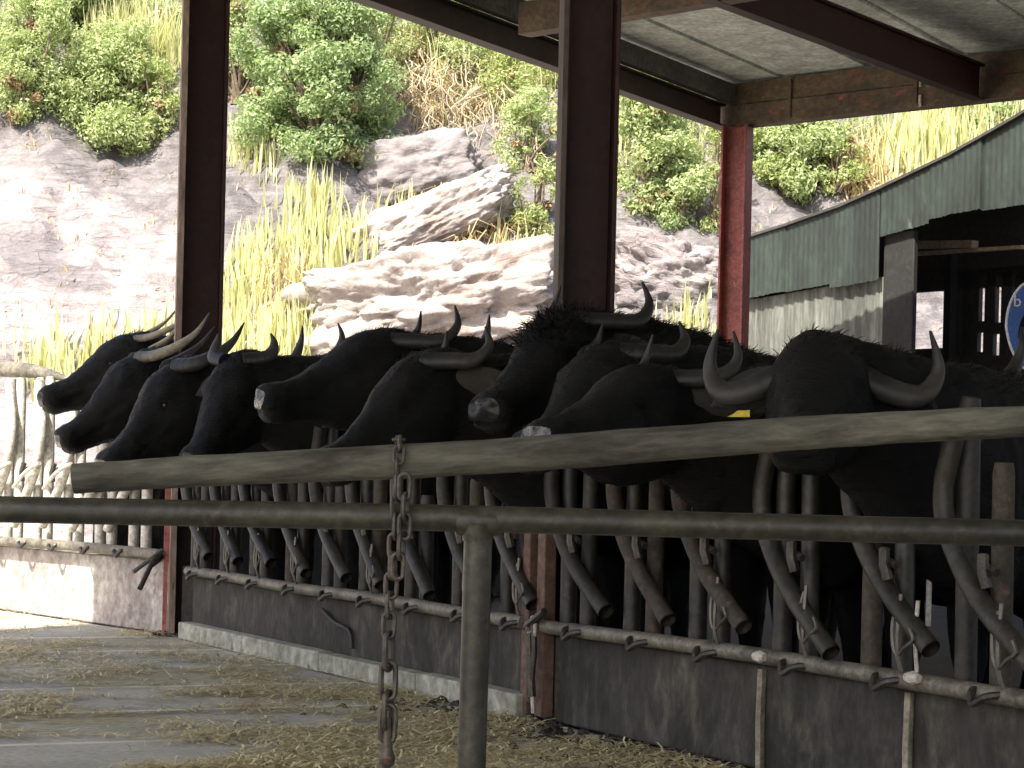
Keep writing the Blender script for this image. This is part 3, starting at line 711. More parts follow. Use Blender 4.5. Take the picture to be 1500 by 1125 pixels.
# ================================================================== feed barriers
PITCH = .47
def barrier_bay(parent, P, s, top_z, z0, m_tube, m_bar, z_mul=1.0, wire=True, front=.055, jig=0):
    """one headlock: two fixed tubes, a bowed locking bar, its catch wire and the hoop on the lower rail"""
    rnd = random.Random(int(s * 1000) + 7)
    zz = lambda z: z0 + (z - .36) * z_mul
    t1, t2 = MB(), MB(); shade_ = m_tube is M['galv_old']
    pick = lambda m: rnd.choice([m, m, M['galv_dark'], M['galv_rust'] if rnd.random() < .3 else m]) if shade_ else m
    w1, w2_, tb_ = rnd.uniform(-.012, .012), rnd.uniform(-.012, .012), (rnd.uniform(.8, 1.12) if shade_ else top_z)
    if rnd.random() < .25: wire = False
    t1.tube([P(s, 0, z0), P(s + w1, 0, top_z - .03), P(s + w1 + .006, 0, top_z)], [.031, .031, .026], 12); t1.build('tube', pick(m_tube), parent)
    t2.tube([P(s + .15, 0, z0), P(s + .15 + w2_, 0, tb_ - .03), P(s + .15 + w2_, 0, tb_)], [.030, .030, .025], 12); t2.build('tube', pick(m_tube), parent)
    b = MB(); dq = rnd.uniform(-.045, .035); dz = rnd.uniform(-.03, .03)
    pts = [(.03, 1.13), (-.0, 1.03), (-.028, .93), (-.015, .83), (.06, .71), (.17, .60), (.37 + dq, .455)]
    pts3 = [P(s + x, front + .012, zz(z + dz)) for x, z in pts]
    mbs = MB(); mbs.tube(pts3, .0295, 12, cap=False, smooth=5)
    inner = MB(); mbs.tube([pts3[-1] + (pts3[-2] - pts3[-1]).normalized() * .10, pts3[-1]], .0235, 12, cap=False)
    mbs.build('locking_bar', pick(m_bar), parent)
    c = MB(); c.tube([P(s + .17, front + .03, zz(.745)), P(s + .185, front + .04, zz(.70)), P(s + .19, front + .03, zz(.66))], .016, 7); c.tube([P(s + .145, front + .02, zz(.72)), P(s + .215, front + .02, zz(.70))], .012, 6); c.build('pivot', M['iron'], parent)
    if wire:
        wv = MB(); x0 = s + .235; front_ = front; front = .072
        wv.tube([P(x0 - .012, front, zz(.60)), P(x0 - .022, front + .01, zz(.54)), P(x0 - .012, front + .015, zz(.475)), P(x0 + .004, front + .01, zz(.45)), P(x0 + .05, front + .02, zz(.475)), P(x0 + .10, front + .03, zz(.50)), P(x0 + .085, front + .03, zz(.53))], .005, 6, smooth=4)
        wv.tube([P(x0, front, zz(.62)), P(x0 + .002, front + .01, zz(.45)), P(x0 + .002, front - .03, zz(.365))], .006, 6, smooth=3); wv.build('catch_wire', M['wire'], parent); front = front_
    hp_ = MB(); hp_.tube([P(s + .13, front - .02, z0 + .025), P(s + .135, front + .03, z0 + .02), P(s + .16, front + .045, z0 - .01), P(s + .21, front + .04, z0 + .012), P(s + .25, front - .01, z0 + .022)], .011, 7, smooth=4); hp_.build('hoop', M['iron'], parent)
fb = thing('feed_barrier', fp(4, 0, 0), 'long shaded feed barrier of grey tubes with slanting locking bars holding the buffalo', 'feed barrier')
for k in range(-2, 15):
    barrier_bay(fb, fp, 6.64 - PITCH * k + (.02 if k % 3 else -.01), 1.15, HW + .01, M['galv_old'], M['galv_old'])
mb = MB()
mb.tube([fp(s_, .05, HW + .032 + .004 * math.sin(s_ * 3)) for s_ in [.1 + .33 * i for i in range(13)]], .027, 12, smooth=2); mb.build('lower_rail', M['galv_rail'], fb)
mb = MB(); mb.tube([fp(s_, .05, HW + .03 - .006 * math.sin(s_ * 2)) for s_ in [4.22 + .33 * i for i in range(17)]], .026, 12, smooth=2); mb.build('lower_rail', M['galv_rail'], fb)
mb = MB(); mb.tube([fp(s_, -.03, HW + .018) for s_ in (.05, 2, 4, 6, 8, 10)], .022, 8); mb.build('back_rail', M['galv_rail'], fb)
# fence posts of the barrier
def flatpost(P, s, q, wd, dp, z0, z1, mat, name='post', par=None):
    mb = MB(); a = P(s, q, z0); mb.box(a + UP * (z1 - z0) / 2, FT * wd / 2, FN * dp / 2, UP * (z1 - z0) / 2); return mb.build(name, mat, par or fb, bevel=.004)
M['pinkpost'] = nmat('pinkpost', (.15, .085, .06), (.115, .07, .052), (.22, .16, .12), 4, 40, .7)
flatpost(fp, 4.19, .03, .06, .05, 0.02, 1.2, M['pinkpost']); flatpost(fp, 4.07, .03, .055, .05, .02, 1.2, M['pinkpost'])
a = at_z(248, 928, 0)
mb = MB(); mb.box(Vector((a.x, a.y, .55)), (.037, 0, 0), (0, .035, 0), (0, 0, .55)); o = mb.build('post', M['red_bright'], fb, bevel=.004); o['label'] = 'bright red post at the left end'
a2 = at_z(262, 928, 0); mb = MB(); mb.box(Vector((a2.x, a2.y + .02, .55)), (.012, 0, 0), (0, .03, 0), (0, 0, .55)); mb.build('strip', M['white_paint'], fb)
a3 = at_z(273, 932, 0); mb = MB(); mb.box(Vector((a3.x, a3.y + .06, .19)), (.034, 0, 0), (0, .03, 0), (0, 0, .19)); mb.build('stub_post', M['galv_old'], fb)
mb = MB(); p = at(205, 862, 11.75); p2 = at(222, 826, 11.9); mb.tube([p, p2], .014, 8); mb.tube([p2, at(236, 815, 12.0)], .02, 8); mb.build('latch_handle', M['iron'], fb)
mb = MB(); mb.tube([at(195, 838, 11.9), at(222, 818, 11.95), at(238, 806, 12)], .012, 8, smooth=3); mb.build('catch_wire', M['wire'], fb)
# latch with hanging chain at the middle post
lt = MB()
base = on_plane(775, 912, F0 + FN * .09, FN)
lt.tube([base + FT * .12 + UP * .05, base + FT * .02, base + FT * -.03 - UP * .02], [.014, .018, .012], 7, smooth=3)
lt.tube([base - UP * .01, base - UP * .16 + FT * .02, base - UP * .27 + FT * .04], .016, 7, smooth=3)
lt.tube([base + FT * .03, base - UP * .1 + FT * .05, base - UP * .29 + FT * .02], .011, 7, smooth=3)
lt.build('latch', M['iron'], fb)
mb = MB(); mb.tube([base + FT * .02 + UP * .02, base + FT * .05, base + FT * .035 - UP * .2, base + FT * .05 - UP * .33], .007, 6, smooth=4); mb.tube([base - FT * .01, base + FT * .01 - UP * .04], .013, 6); mb.build('rope', M['rope'], fb)
# white rag ties and rusty bracket on the near rail
for u, v in ((1113, 962), (1337, 993)):
    mb = MB(); c = on_plane(u, v, F0 + FN * .08, FN); mb.tube([c - FT * .03, c, c + FT * .03], [.012, .02, .012], 8, smooth=3); mb.build('rope', M['rope'], fb)
mb = MB(); c = on_plane(1345, 880, F0 + FN * .06, FN); c2 = on_plane(1343, 985, F0 + FN * .06, FN); mb.tube([c, (c + c2) / 2 - FT * .01, c2], .006, 6, smooth=4); mb.build('rope', M['rope'], fb)
mb = MB(); c = on_plane(1365, 690, F0 + FN * -.12, FN); c = Vector((c.x, c.y, .5)); mb.tube([c, c + UP * .62], .008, 6); mb.build('white_rod', M['white_paint'], fb)
# black hose end lying on the wall
hs = MB(); pts = [on_plane(u, v, F0 + FN * .02, FN) for u, v in ((472, 893), (490, 912), (512, 925), (516, 950))]; hs.tube(pts, .011, 7, smooth=5)
tag(hs.build('hose', M['hose']), 'short black hose hanging down the dark low wall left of the chain', 'hose')
# left run
fl = thing('feed_barrier', lp(2, 0, 0), 'sunlit pale feed barrier at the left edge beyond the red post', 'feed barrier')
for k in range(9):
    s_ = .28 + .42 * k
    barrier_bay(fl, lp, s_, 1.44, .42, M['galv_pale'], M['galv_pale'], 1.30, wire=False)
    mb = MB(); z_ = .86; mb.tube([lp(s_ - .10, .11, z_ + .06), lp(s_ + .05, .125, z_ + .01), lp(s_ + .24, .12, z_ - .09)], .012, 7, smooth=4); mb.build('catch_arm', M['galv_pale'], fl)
mb = MB(); mb.tube([lp(.02, .05, .435), lp(1.2, .05, .44), lp(2.6, .05, .43), lp(5.4, .05, .44)], .03, 12, smooth=4); mb.build('lower_rail', M['galv_rail'], fl)
mb = MB(); mb.tube([lp(1.35, -.03, 1.42), lp(1.6, -.03, 1.455), lp(2.1, -.03, 1.50), lp(3.4, -.03, 1.54), lp(4.5, -.03, 1.54)], [.006, .03, .05, .055, .055], 10, smooth=5); mb.build('top_rail', M['galv_rail'], fl)

# ================================================================== railing in front, chain
YR = 4.0
rl = thing('railing', at_z(700, 1125, 0) * 0 + Vector((at(700, 900, YR).x, YR, 0)), 'greenish metal railing in the foreground with one round post and a sloping top pole', 'railing')
mb = MB(); pts = [at(u, v, YR) for u, v in ((-120, 743), (0, 746), (300, 752), (700, 760), (1100, 771), (1500, 781), (1640, 785))]
mb.tube(pts, .0238, 20, smooth=3); mb.build('lower_rail', M['pipe_green'], rl)
top_ = at(701, 772, YR); mb = MB(); mb.tube([(top_.x - .004, YR + .002, 0), (top_.x, YR, top_.z)], .0255, 20); mb.build('post', M['pipe_green'], rl)
mb = MB(); c = at(700, 764, YR); mb.tube([c - Vector((.038, 0, 0)), c - Vector((.03, 0, 0)), c + Vector((.03, 0, 0)), c + Vector((.038, 0, 0))], [.0235, .0265, .0265, .0235], 16); mb.tube([c - UP * .005, c - UP * .035], [.031, .0262], 16); mb.build('weld_collar', M['pipe_green'], rl)
# pole: a round timber, a little crooked, its grain along local x
a, b = at(108, 704, YR + .06), at(1580, 612, YR + .06)
dv = (b - a); L = dv.length
mb = MB(); rp = random.Random(5); segs = 90; pts, rs = [], []
for i in range(segs + 1):
    t = i / segs
    pts.append(Vector((t * L, .003 * math.sin(t * 7), .0035 * math.sin(t * 9 + 1) + .0012 * noise.noise(Vector((t * 30, 0, 0))))))
    rs.append((.0275 + .004 * sstep(0, .4, t) - .0035 * sstep(.55, 1, t)) * (1 + .05 * noise.noise(Vector((t * 14, 2, 0)))))
mb.tube(pts, rs, 22)
o = mb.build('top_pole', M['pole_wood'], rl)
o.parent = rl; X = dv.normalized(); Zv = (UP - X * UP.dot(X)).normalized(); Yv = Zv.cross(X)
mw = Matrix(((X.x, Yv.x, Zv.x, a.x), (X.y, Yv.y, Zv.y, a.y), (X.z, Yv.z, Zv.z, a.z), (0, 0, 0, 1)))
o.matrix_parent_inverse = Matrix.Identity(4); o.matrix_basis = Matrix.Translation(-rl.location) @ mw
mb = MB(); e = at(1600, 700, YR + .03); mb.tube([(e.x, e.y, 0), (e.x, e.y, 1.25)], .03, 14); mb.build('post', M['pipe_green'], rl)
# chain
ch = thing('chain', at(585, 650, YR), 'rusty iron chain looped over the sloping pole and hanging in front of the wall', 'chain')
def link(p, d, face, ln, wd, r):
    d = Vector(d).normalized(); f = Vector(face); f = (f - d * f.dot(d)).normalized()
    mb = MB(); pts = []
    for i in range(17):
        a = 2 * math.pi * i / 16; x = math.cos(a); y = math.sin(a)
        pts.append(p + f * (wd / 2) * x + d * ((ln / 2 - wd / 2) * (1 if y > 0 else -1) * (1 if abs(y) > .15 else abs(y) / .15) + wd / 2 * y))
    mb.tube(pts, r, 7, cap=False); mb.build('link', M['iron'], ch)
# loop over the pole
cc = at(583, 676, YR + .06); rr = .039
for i in range(7):
    a = math.radians(-20 + i * 37 + 0); pz = cc + Vector((.004 * math.sin(i), -math.cos(a) * rr, math.sin(a) * rr))
    link(pz, Vector((0, math.sin(a), math.cos(a))), Vector((1, 0, 0)) if i % 2 else Vector((0, math.cos(a), -math.sin(a))), .034, .018, .0036)
path = [(583, 694), (582, 760), (575, 830), (570, 900), (569, 960), (568, 1060)]
P3 = [at(u, v, YR - .03) for u, v in path]
tot = P3[0].z - P3[-1].z; k = 0; z = P3[0].z
def on_path(z):
    for p0, p1 in zip(P3, P3[1:]):
        if z >= p1.z: return p0.lerp(p1, (p0.z - z) / (p0.z - p1.z))
    return P3[-1]
while z > P3[-1].z:
    big = z < P3[3].z; ln = .066 if big else .045
    link(on_path(z - ln / 2), Vector((0, 0, 1)), Vector((1, 0, 0)) if k % 2 else Vector((.45, 1, 0)), ln, .026 if big else .02, .0052 if big else .0042)
    z -= ln - (.014 if big else .010); k += 1
for dx in (.012,):
    zz_ = P3[0].z; kk = 0
    while zz_ > P3[2].z:      # second strand of the doubled upper part
        link(on_path(zz_ - .0225) + Vector((dx + .003 * math.sin(kk), -.012, 0)), UP, Vector((1, 0, 0)) if kk % 2 == 0 else Vector((.4, 1, 0)), .045, .02, .0042); zz_ -= .035; kk += 1
e = on_path(z); mb = MB(); mb.tube([e + UP * .01, e - UP * .02, e - UP * .045, e - UP * .058, e - UP * .07, e - UP * .078], [.007, .0085, .010, .015, .014, .006], 12, smooth=4); mb.build('end_toggle', M['iron'], ch)

# ================================================================== straw
rs_ = random.Random(21); sb = MB()
def straw_at(p, dens=1):
    l = rs_.uniform(.012, .05) * (2 if rs_.random() < .06 else 1); a = rs_.random() * 6.28; w_ = rs_.uniform(.0016, .0032)
    d = Vector((math.cos(a), math.sin(a), rs_.gauss(0, .12))); s_ = Vector((-d.y, d.x, 0)) * w_
    z = .003 + rs_.random() ** 2 * .025
    c = Vector((p.x, p.y, z)); b = Vector((rs_.gauss(0, .01), rs_.gauss(0, .01), rs_.random() * .008))
    q0, q1, q2 = c - d * l, c + b, c + d * l
    q0.z = max(q0.z, .002); q2.z = max(q2.z, .002)
    sb.add([q0 - s_, q0 + s_, q1 + s_, q1 - s_, q2 + s_, q2 - s_], [(0, 1, 2, 3), (3, 2, 4, 5)], min(1, max(0, rs_.gauss(.5, .3))))
cnt = 0
while cnt < 18000:
    u = rs_.uniform(-30, 1120); v = rs_.uniform(900, 1135)
    p = at_z(u, v, 0); q = (p - F0).dot(FN); s_ = (p - F0).dot(FT)
    if q < .1 and s_ > 0: continue
    if s_ <= 0 and (p - L0).dot(LN) < .06: continue
    dd = .34 + 1.2 * noise.fractal(Vector((p.x * 1.9, p.y * 1.9, 4)), 1, 2, 5) - .5 * sstep(420, 120, u + 160 * noise.noise(Vector((p.x * 1.3, p.y * 1.3, 8)))) * sstep(970, 1040, v) + .38 * sstep(200, 560, u + 120 * noise.noise(Vector((p.x, p.y, 2)))) * sstep(960, 1020, v)
    if u > 720: dd -= .25
    if rs_.random() > dd: continue
    straw_at(p); cnt += 1
tag(sb.build('straw', M['straw'], shade=False, tint=True), 'loose golden straw scattered over the alley floor', 'straw', kind='stuff')

# dung and trodden muck along the foot of the near wall
rd = random.Random(41); db = MB()
for _ in range(520):
    s0 = rd.uniform(3.4, 7.4); q0 = abs(rd.gauss(0, .22)) + .03; p = fp(s0, q0, 0); a = rd.uniform(.008, .035); ang = rd.random() * 3.14
    x = Vector((math.cos(ang), math.sin(ang), 0)) * a; y = Vector((-math.sin(ang), math.cos(ang), 0)) * a * rd.uniform(.5, 1); h = a * rd.uniform(.35, .8)
    db.add([p + x, p + y, p - x, p - y, p + UP * h + x * .3, p + UP * h * .9 - y * .4 - x * .2], [(0, 1, 4), (1, 2, 5, 4), (2, 3, 5), (3, 0, 4, 5), (0, 3, 2, 1)])
tag(db.build('muck', M['pen']), 'dark trodden muck along the foot of the near wall', 'muck', kind='stuff')

# ================================================================== water buffalo
def loft(sections, seg=20, ex=2.3):
    """sections: (centre, right, up, half width, half height) -> closed skin"""
    vs, fs = [], []
    for (c, r, u, a, b) in sections:
        for k in range(seg):
            t = 2 * math.pi * k / seg; x, y = math.cos(t), math.sin(t)
            x = math.copysign(abs(x) ** (2 / ex), x); y = math.copysign(abs(y) ** (2 / ex), y)
            vs.append(c + r * a * x + u * b * y)
    n = len(sections)
    for i in range(n - 1):
        for k in range(seg):
            k2 = (k + 1) % seg; fs.append((i * seg + k, i * seg + k2, (i + 1) * seg + k2, (i + 1) * seg + k))
    fs.append(tuple(range(seg))[::-1]); fs.append(tuple((n - 1) * seg + k for k in range(seg)))
    return vs, fs
HEAD = [  # t, half width, top, bottom  (metres for a head of 0.62)
 (-.10, .085, -.03, -.17), (-.05, .115, .015, -.23), (.02, .128, .035, -.265), (.10, .135, .052, -.275), (.18, .132, .052, -.275), (.26, .122, .030, -.268),
 (.34, .103, .002, -.245), (.42, .085, -.016, -.212), (.49, .075, -.024, -.185), (.535, .078, -.018, -.172), (.575, .088, -.012, -.166), (.61, .086, -.02, -.155), (.635, .062, -.046, -.125)]
HEAD = [(t, w_ * 1.10, tp * 1.05, bt_ * (1.20 if t < .4 else 1.10)) for t, w_, tp, bt_ in HEAD]
def catmull(rows, k=4):
    out = []
    n = len(rows)
    for i in range(n - 1):
        p = [rows[max(i - 1, 0)], rows[i], rows[i + 1], rows[min(i + 2, n - 1)]]
        for j in range(k):
            t = j / k
            out.append(tuple(.5 * (2 * p[1][d] + (p[2][d] - p[0][d]) * t + (2 * p[0][d] - 5 * p[1][d] + 4 * p[2][d] - p[3][d]) * t * t + (3 * p[1][d] - p[0][d] - 3 * p[2][d] + p[3][d]) * t ** 3) for d in range(len(p[0]))))
    out.append(rows[-1]); return out
HORNS = {
 'low': [(.04, .05, -.02), (-.06, .165, -.035), (-.18, .235, -.04), (-.265, .24, .03), (-.275, .20, .13)],
 'crescent': [(.04, .05, -.02), (-.05, .165, -.03), (-.145, .23, -.01), (-.215, .235, .06), (-.23, .20, .17)],
 'wide': [(.02, .06, -.07), (.03, .19, -.14), (.01, .29, -.155), (-.03, .335, -.08), (-.02, .31, .035)],
 'back': [(.03, .05, -.01), (-.04, .18, -.01), (-.17, .225, .03), (-.30, .225, .10), (-.41, .20, .21)],
 'short': [(.04, .05, -.01), (-.04, .155, .0), (-.10, .195, .04), (-.135, .195, .11), (-.135, .17, .18)],
}
def buffalo(label, poll, pitch, yaw=0, L=.62, W=1.40, horn='crescent', horn_k=1.0, hmat='horn_dark', gap=None, nose='nose', ear=(-.45, .8, -.25), ear_k=1.0, tagc=None, shag=0, seed=1, neck_drop=0.0, body_yaw=0, earmat='ear', horn_r=.036):
    rnd = random.Random(seed)
    px, py = poll.x, poll.y
    root = thing('water_buffalo', (px, py, 0), label, 'buffalo', 'water buffalo at the feed barrier')
    k = L / .62
    Rb = Matrix.Rotation(math.radians(body_yaw), 3, 'Z')
    fw = Rb @ FN; lt_ = UP.cross(fw)                       # body frame, horizontal
    Rh = Matrix.Rotation(math.radians(yaw), 3, 'Z')
    hf = Rh @ FN; hl = UP.cross(hf)
    ax = hf * math.cos(math.radians(pitch)) - UP * math.sin(math.radians(pitch)); hu = ax.cross(hl)
    s_poll = (poll - F0).dot(FT); lat = 0
    if gap is not None: lat = gap - s_poll
    O = Vector((px, py, 0)); offs = FT * lat
    V, Fc = [], []
    def put(vf):
        o = len(V); V.extend(vf[0]); Fc.extend([tuple(i + o for i in f) for f in vf[1]])
    # head
    secs = []
    for (t, hw_, tp, bt_) in catmull(HEAD, 4):
        c = poll + ax * t * k + hu * ((tp + bt_) / 2 * k); secs.append((c, hl, hu, hw_ * k, (tp - bt_) / 2 * k))
    put(loft(secs, 24, 2.35))
    # brow bumps over the eyes, cheek
    # torso and neck along the body axis
    pz = poll.z
    rows = [(-2.16, W - .30, .04, .05, 1), (-2.10, W - .33, .16, .20, 1), (-1.88, W - .37, .225, .32, 1), (-1.5, W - .43, .25, .37, 1), (-1.1, W - .41, .24, .37, 1), (-.84, W - .35, .205, .35, 1),
            (-.62, (W - .40) * .72 + (pz - .21) * .28 - neck_drop * .4, .205, .37, 1), (-.38, (W - .38) * .35 + (pz - .22) * .65 - neck_drop, .165, .315, .9), (-.16, pz - .21 - neck_drop * .4, .138, .235, .45), (0, pz - .15, .13, .175, 0)]
    secs = []
    for (x, z, a, b_, lf) in catmull(rows, 4):
        secs.append((O + fw * x + offs * lf + UP * z, lt_, UP, a, b_))
    put(loft(secs, 24, 2.15))
    def limb(pts, rad):
        ss = []
        for (p, (ra, rb)) in zip(pts, rad): ss.append((p, fw, lt_, ra, rb))
        put(loft([ss[0]] + ss[1:], 12, 2))
    for sx in (-1, 1):
        B = O + offs
        f0 = B + fw * -.86 + lt_ * sx * .13
        limb([f0 + UP * (W - .42), f0 + fw * .04 + UP * .72, f0 + fw * .02 + UP * .46, f0 + fw * .01 + UP * .26, f0 + UP * .12, f0 + fw * .03 + UP * .05, f0 + fw * .04 + UP * .002],
             [(.15, .10), (.11, .085), (.075, .065), (.048, .045), (.05, .048), (.062, .055), (.075, .062)])
        r0 = B + fw * -1.92 + lt_ * sx * .13
        limb([r0 + UP * (W - .42), r0 + fw * .10 + UP * .80, r0 + fw * -.02 + UP * .56, r0 + fw * -.10 + UP * .46, r0 + fw * -.05 + UP * .26, r0 + fw * -.03 + UP * .12, r0 + fw * .0 + UP * .05, r0 + fw * .01 + UP * .002],
             [(.2, .11), (.16, .10), (.09, .07), (.062, .05), (.046, .042), (.05, .046), (.062, .054), (.072, .06)])
    tl = O + offs + fw * -2.13
    put(loft([(tl + UP * (W - .2), fw, lt_, .03, .035), (tl + fw * -.05 + UP * (W - .5), fw, lt_, .022, .026), (tl + fw * -.03 + UP * .6, fw, lt_, .02, .022), (tl + fw * -.03 + UP * .42, fw, lt_, .035, .035), (tl + fw * -.03 + UP * .33, fw, lt_, .015, .015)], 8, 2))
    me = bpy.data.meshes.new('hide'); me.from_pydata([tuple(p) for p in V], [], Fc); me.update()
    bm = bmesh.new(); bm.from_mesh(me); bmesh.ops.recalc_face_normals(bm, faces=bm.faces); bm.to_mesh(me); bm.free()
    tmp = bpy.data.objects.new('tmp', me); C.objects.link(tmp)
    md = tmp.modifiers.new('r', 'REMESH'); md.mode = 'VOXEL'; md.voxel_size = .0165
    sm = tmp.modifiers.new('s', 'SMOOTH'); sm.factor = .5; sm.iterations = 5
    bpy.context.view_layer.update()
    me2 = bpy.data.meshes.new_from_object(tmp.evaluated_get(bpy.context.evaluated_depsgraph_get()))
    bpy.data.objects.remove(tmp); bpy.data.meshes.remove(me)
    me2.name = 'body'
    norms = [v.normal.copy() for v in me2.vertices]
    # eye sockets, nostrils and brow pressed into the skin, then a little uneven hide
    eyes = [poll + ax * .225 * k + hu * -.055 * k + hl * sx * .118 * k for sx in (-1, 1)]
    nos = [poll + ax * .622 * k + hu * -.050 * k + hl * sx * .045 * k for sx in (-1, 1)]
    brow = [poll + ax * .20 * k + hu * -.01 * k + hl * sx * .115 * k for sx in (-1, 1)]
    mouth = poll + ax * .56 * k + hu * -.128 * k
    for v, n_ in zip(me2.vertices, norms):
        p = v.co; d = 0
        for e_ in eyes: d -= .016 * math.exp(-((p - e_).length / .030) ** 2)
        for e_ in brow: d += .014 * math.exp(-((p - e_).length / .038) ** 2)
        for e_ in nos: d -= .020 * math.exp(-((p - e_).length / .020) ** 2)
        r_ = p - poll; lx = r_.dot(ax); lz = r_.dot(hu)
        if .40 * k < lx < .64 * k: d -= .010 * math.exp(-((lz + (.118 + .09 * (.6 - lx / k)) * k) / .008) ** 2)
        if -.05 < lx < .45 and r_.length < .8:
            sd_ = abs(r_.dot(hl))
            d += .016 * math.exp(-(((lx - .16 * k) / .10) ** 2 + ((lz + .175 * k) / .075) ** 2)) * (sd_ > .05)      # jaw muscle
            d -= .010 * math.exp(-(((lx - .36 * k) / .07) ** 2 + ((lz + .10 * k) / .035) ** 2)) * (sd_ > .03)      # hollow in front of the eye
            d += .010 * math.exp(-(((lx - .30 * k) / .10) ** 2 + ((lz + .125 * k) / .02) ** 2)) * (sd_ > .04)     # cheek ridge
        d += .010 * noise.noise(p * 5 + Vector((seed, 0, 0))) + .007 * noise.noise(p * 11) + .0045 * noise.noise(p * 28)
        if lx < -.02: d += .012 * (noise.noise(Vector((r_.dot(fw) * 16, r_.z * 3, seed))) ** 2) - .006                    # folds of the neck
        v.co = p + n_ * d
    me2.materials.clear(); me2.materials.append(M['hide'])
    for p in me2.polygons: p.use_smooth = True
    ob = bpy.data.objects.new('body', me2); C.objects.link(ob); ob.parent = root; ob.matrix_parent_inverse = Matrix.Translation(-root.location)
    # horns
    hx = (hf * 1.0 - UP * .25 * math.sin(math.radians(pitch))).normalized(); hz = hx.cross(hl)
    for sx in (-1, 1):
        pts = [poll + hx * (x * horn_k + .03) + hl * sx * (y if i == 0 else .10 + (y - .10) * horn_k) + hz * (z * horn_k + (-.0)) for i, (x, y, z) in enumerate(HORNS[horn])]
        rows = catmull([(*p, r) for p, r in zip(pts, (horn_r * 1.05, horn_r * 1.02, horn_r * .85, horn_r * .5, .004))], 18)
        mb = MB(); n_ = len(rows)
        mb.tube([Vector(r[:3]) for r in rows], [r[3] * (1 + (.055 * (abs(math.sin(i * .62 + .8 * math.sin(i * .13))) - .5) * (1 - i / n_) if i < n_ * .75 else 0)) for i, r in enumerate(rows)], 12, flat=.8)
        mb.t = [i // 12 / (n_ - 1) for i in range(len(mb.v))]; mb.build('horn', M[hmat], root, tint=True)
    # ears
    for sx in (-1, 1):
        e0 = poll + ax * .06 * k + hu * -.09 * k + hl * sx * .115 * k
        dr = (hf * ear[0] + hl * sx * ear[1] + UP * ear[2]).normalized(); wd = (UP - dr * dr.z); wd = (wd.normalized() + hl * sx * .45).normalized(); nn = dr.cross(wd) * -sx; nn = nn.normalized()
        mb = MB(); vs, fs = [], []; le = .24 * ear_k; NL, NW = 10, 7
        for lay in (0, 1):
            for i in range(NL + 1):
                t = i / NL; ww = .062 * ear_k * (math.sin(math.pi * min(1, t * .88 + .12)) ** .7) * (1 - .12 * t) + .004
                for j in range(NW):
                    a = (j / (NW - 1) - .5) * 2
                    vs.append(e0 + dr * (t * le) + wd * (a * ww) + nn * ((a * a) * .035 * (1 - .5 * t) + lay * .007 - .02 * t * t))
        m0 = (NL + 1) * NW
        for lay in (0, 1):
            for i in range(NL):
                for j in range(NW - 1):
                    q = lay * m0 + i * NW + j; fs.append((q, q + 1, q + NW + 1, q + NW))
        for i in range(NL): fs.append((i * NW, (i + 1) * NW, m0 + (i + 1) * NW, m0 + i * NW)); fs.append((i * NW + NW - 1, (i + 1) * NW + NW - 1, m0 + (i + 1) * NW + NW - 1, m0 + i * NW + NW - 1))
        for j in range(NW - 1): fs.append((NL * NW + j, NL * NW + j + 1, m0 + NL * NW + j + 1, m0 + NL * NW + j))
        mb.add(vs, fs); eo = mb.build('ear', M[earmat], root)
        if tagc and sx == tagc[1]:
            tb = MB(); tp_ = e0 + dr * le * .62 - UP * (.02 + tagc[2]); x = Vector((.96, -.28, 0)); y_ = UP.cross(x)
            tb.add([tp_ + x * a + y_ * b + UP * c for b in (-.003 - .03 * 0, .004) for a, c in ((-.014, .025), (.014, .025), (.036, -.035), (.036, -.055), (-.036, -.055), (-.036, -.035))],
                   [(0, 1, 2, 3, 4, 5), (11, 10, 9, 8, 7, 6)] + [(i, (i + 1) % 6, 6 + (i + 1) % 6, 6 + i) for i in range(6)])
            tb.build('ear_tag', M[tagc[0]], eo); 
    # eyes, wet nose
    for sx, e_ in zip((-1, 1), eyes):
        bm = bmesh.new(); bmesh.ops.create_uvsphere(bm, u_segments=14, v_segments=8, radius=.019 * k)
        bmesh.ops.translate(bm, verts=bm.verts, vec=e_ - hl * sx * .0215); me = bpy.data.meshes.new('eye'); bm.to_mesh(me); bm.free()
        for p in me.polygons: p.use_smooth = True
        me.materials.append(M['eye']); eo = bpy.data.objects.new('eye', me); C.objects.link(eo); eo.parent = root; eo.matrix_parent_inverse = Matrix.Translation(-root.location)
    bvh = BVHTree.FromPolygons([v.co for v in me2.vertices], [tuple(p.vertices) for p in me2.polygons])
    mb = MB(); vs, fs = [], []; NR, NA = 8, 30
    for i in range(NR + 1):
        for j in range(NA):
            a = 2 * math.pi * j / NA; rr_ = i / NR * (1 + .07 * math.sin(3 * a + seed))
            o_ = poll + ax * .80 * k + hl * (math.cos(a) * rr_ * .066 * k) + hu * ((-.062 + math.sin(a) * rr_ * (.034 if math.sin(a) > 0 else .046)) * k)
            h_ = bvh.ray_cast(o_, -ax)
            vs.append(h_[0] + h_[1] * .002 if h_[0] else o_ - ax * .2 * k)
    for i in range(NR):
        for j in range(NA): fs.append((i * NA + j, i * NA + (j + 1) % NA, (i + 1) * NA + (j + 1) % NA, (i + 1) * NA + j))
    mb.add(vs, fs); mb.build('nose', M[nose], root)
    # coat: short tufts along crest and back, long shag on request
    hbase = [poll + hl * sx * .13 * k + hu * -.03 * k for sx in (-1, 1)]; hb = False
    mbh = MB(); vv = me2.vertices; idx = [i for i in range(len(vv))]
    want = 4600 + (5500 if shag else 0); made = 0; tries = 0
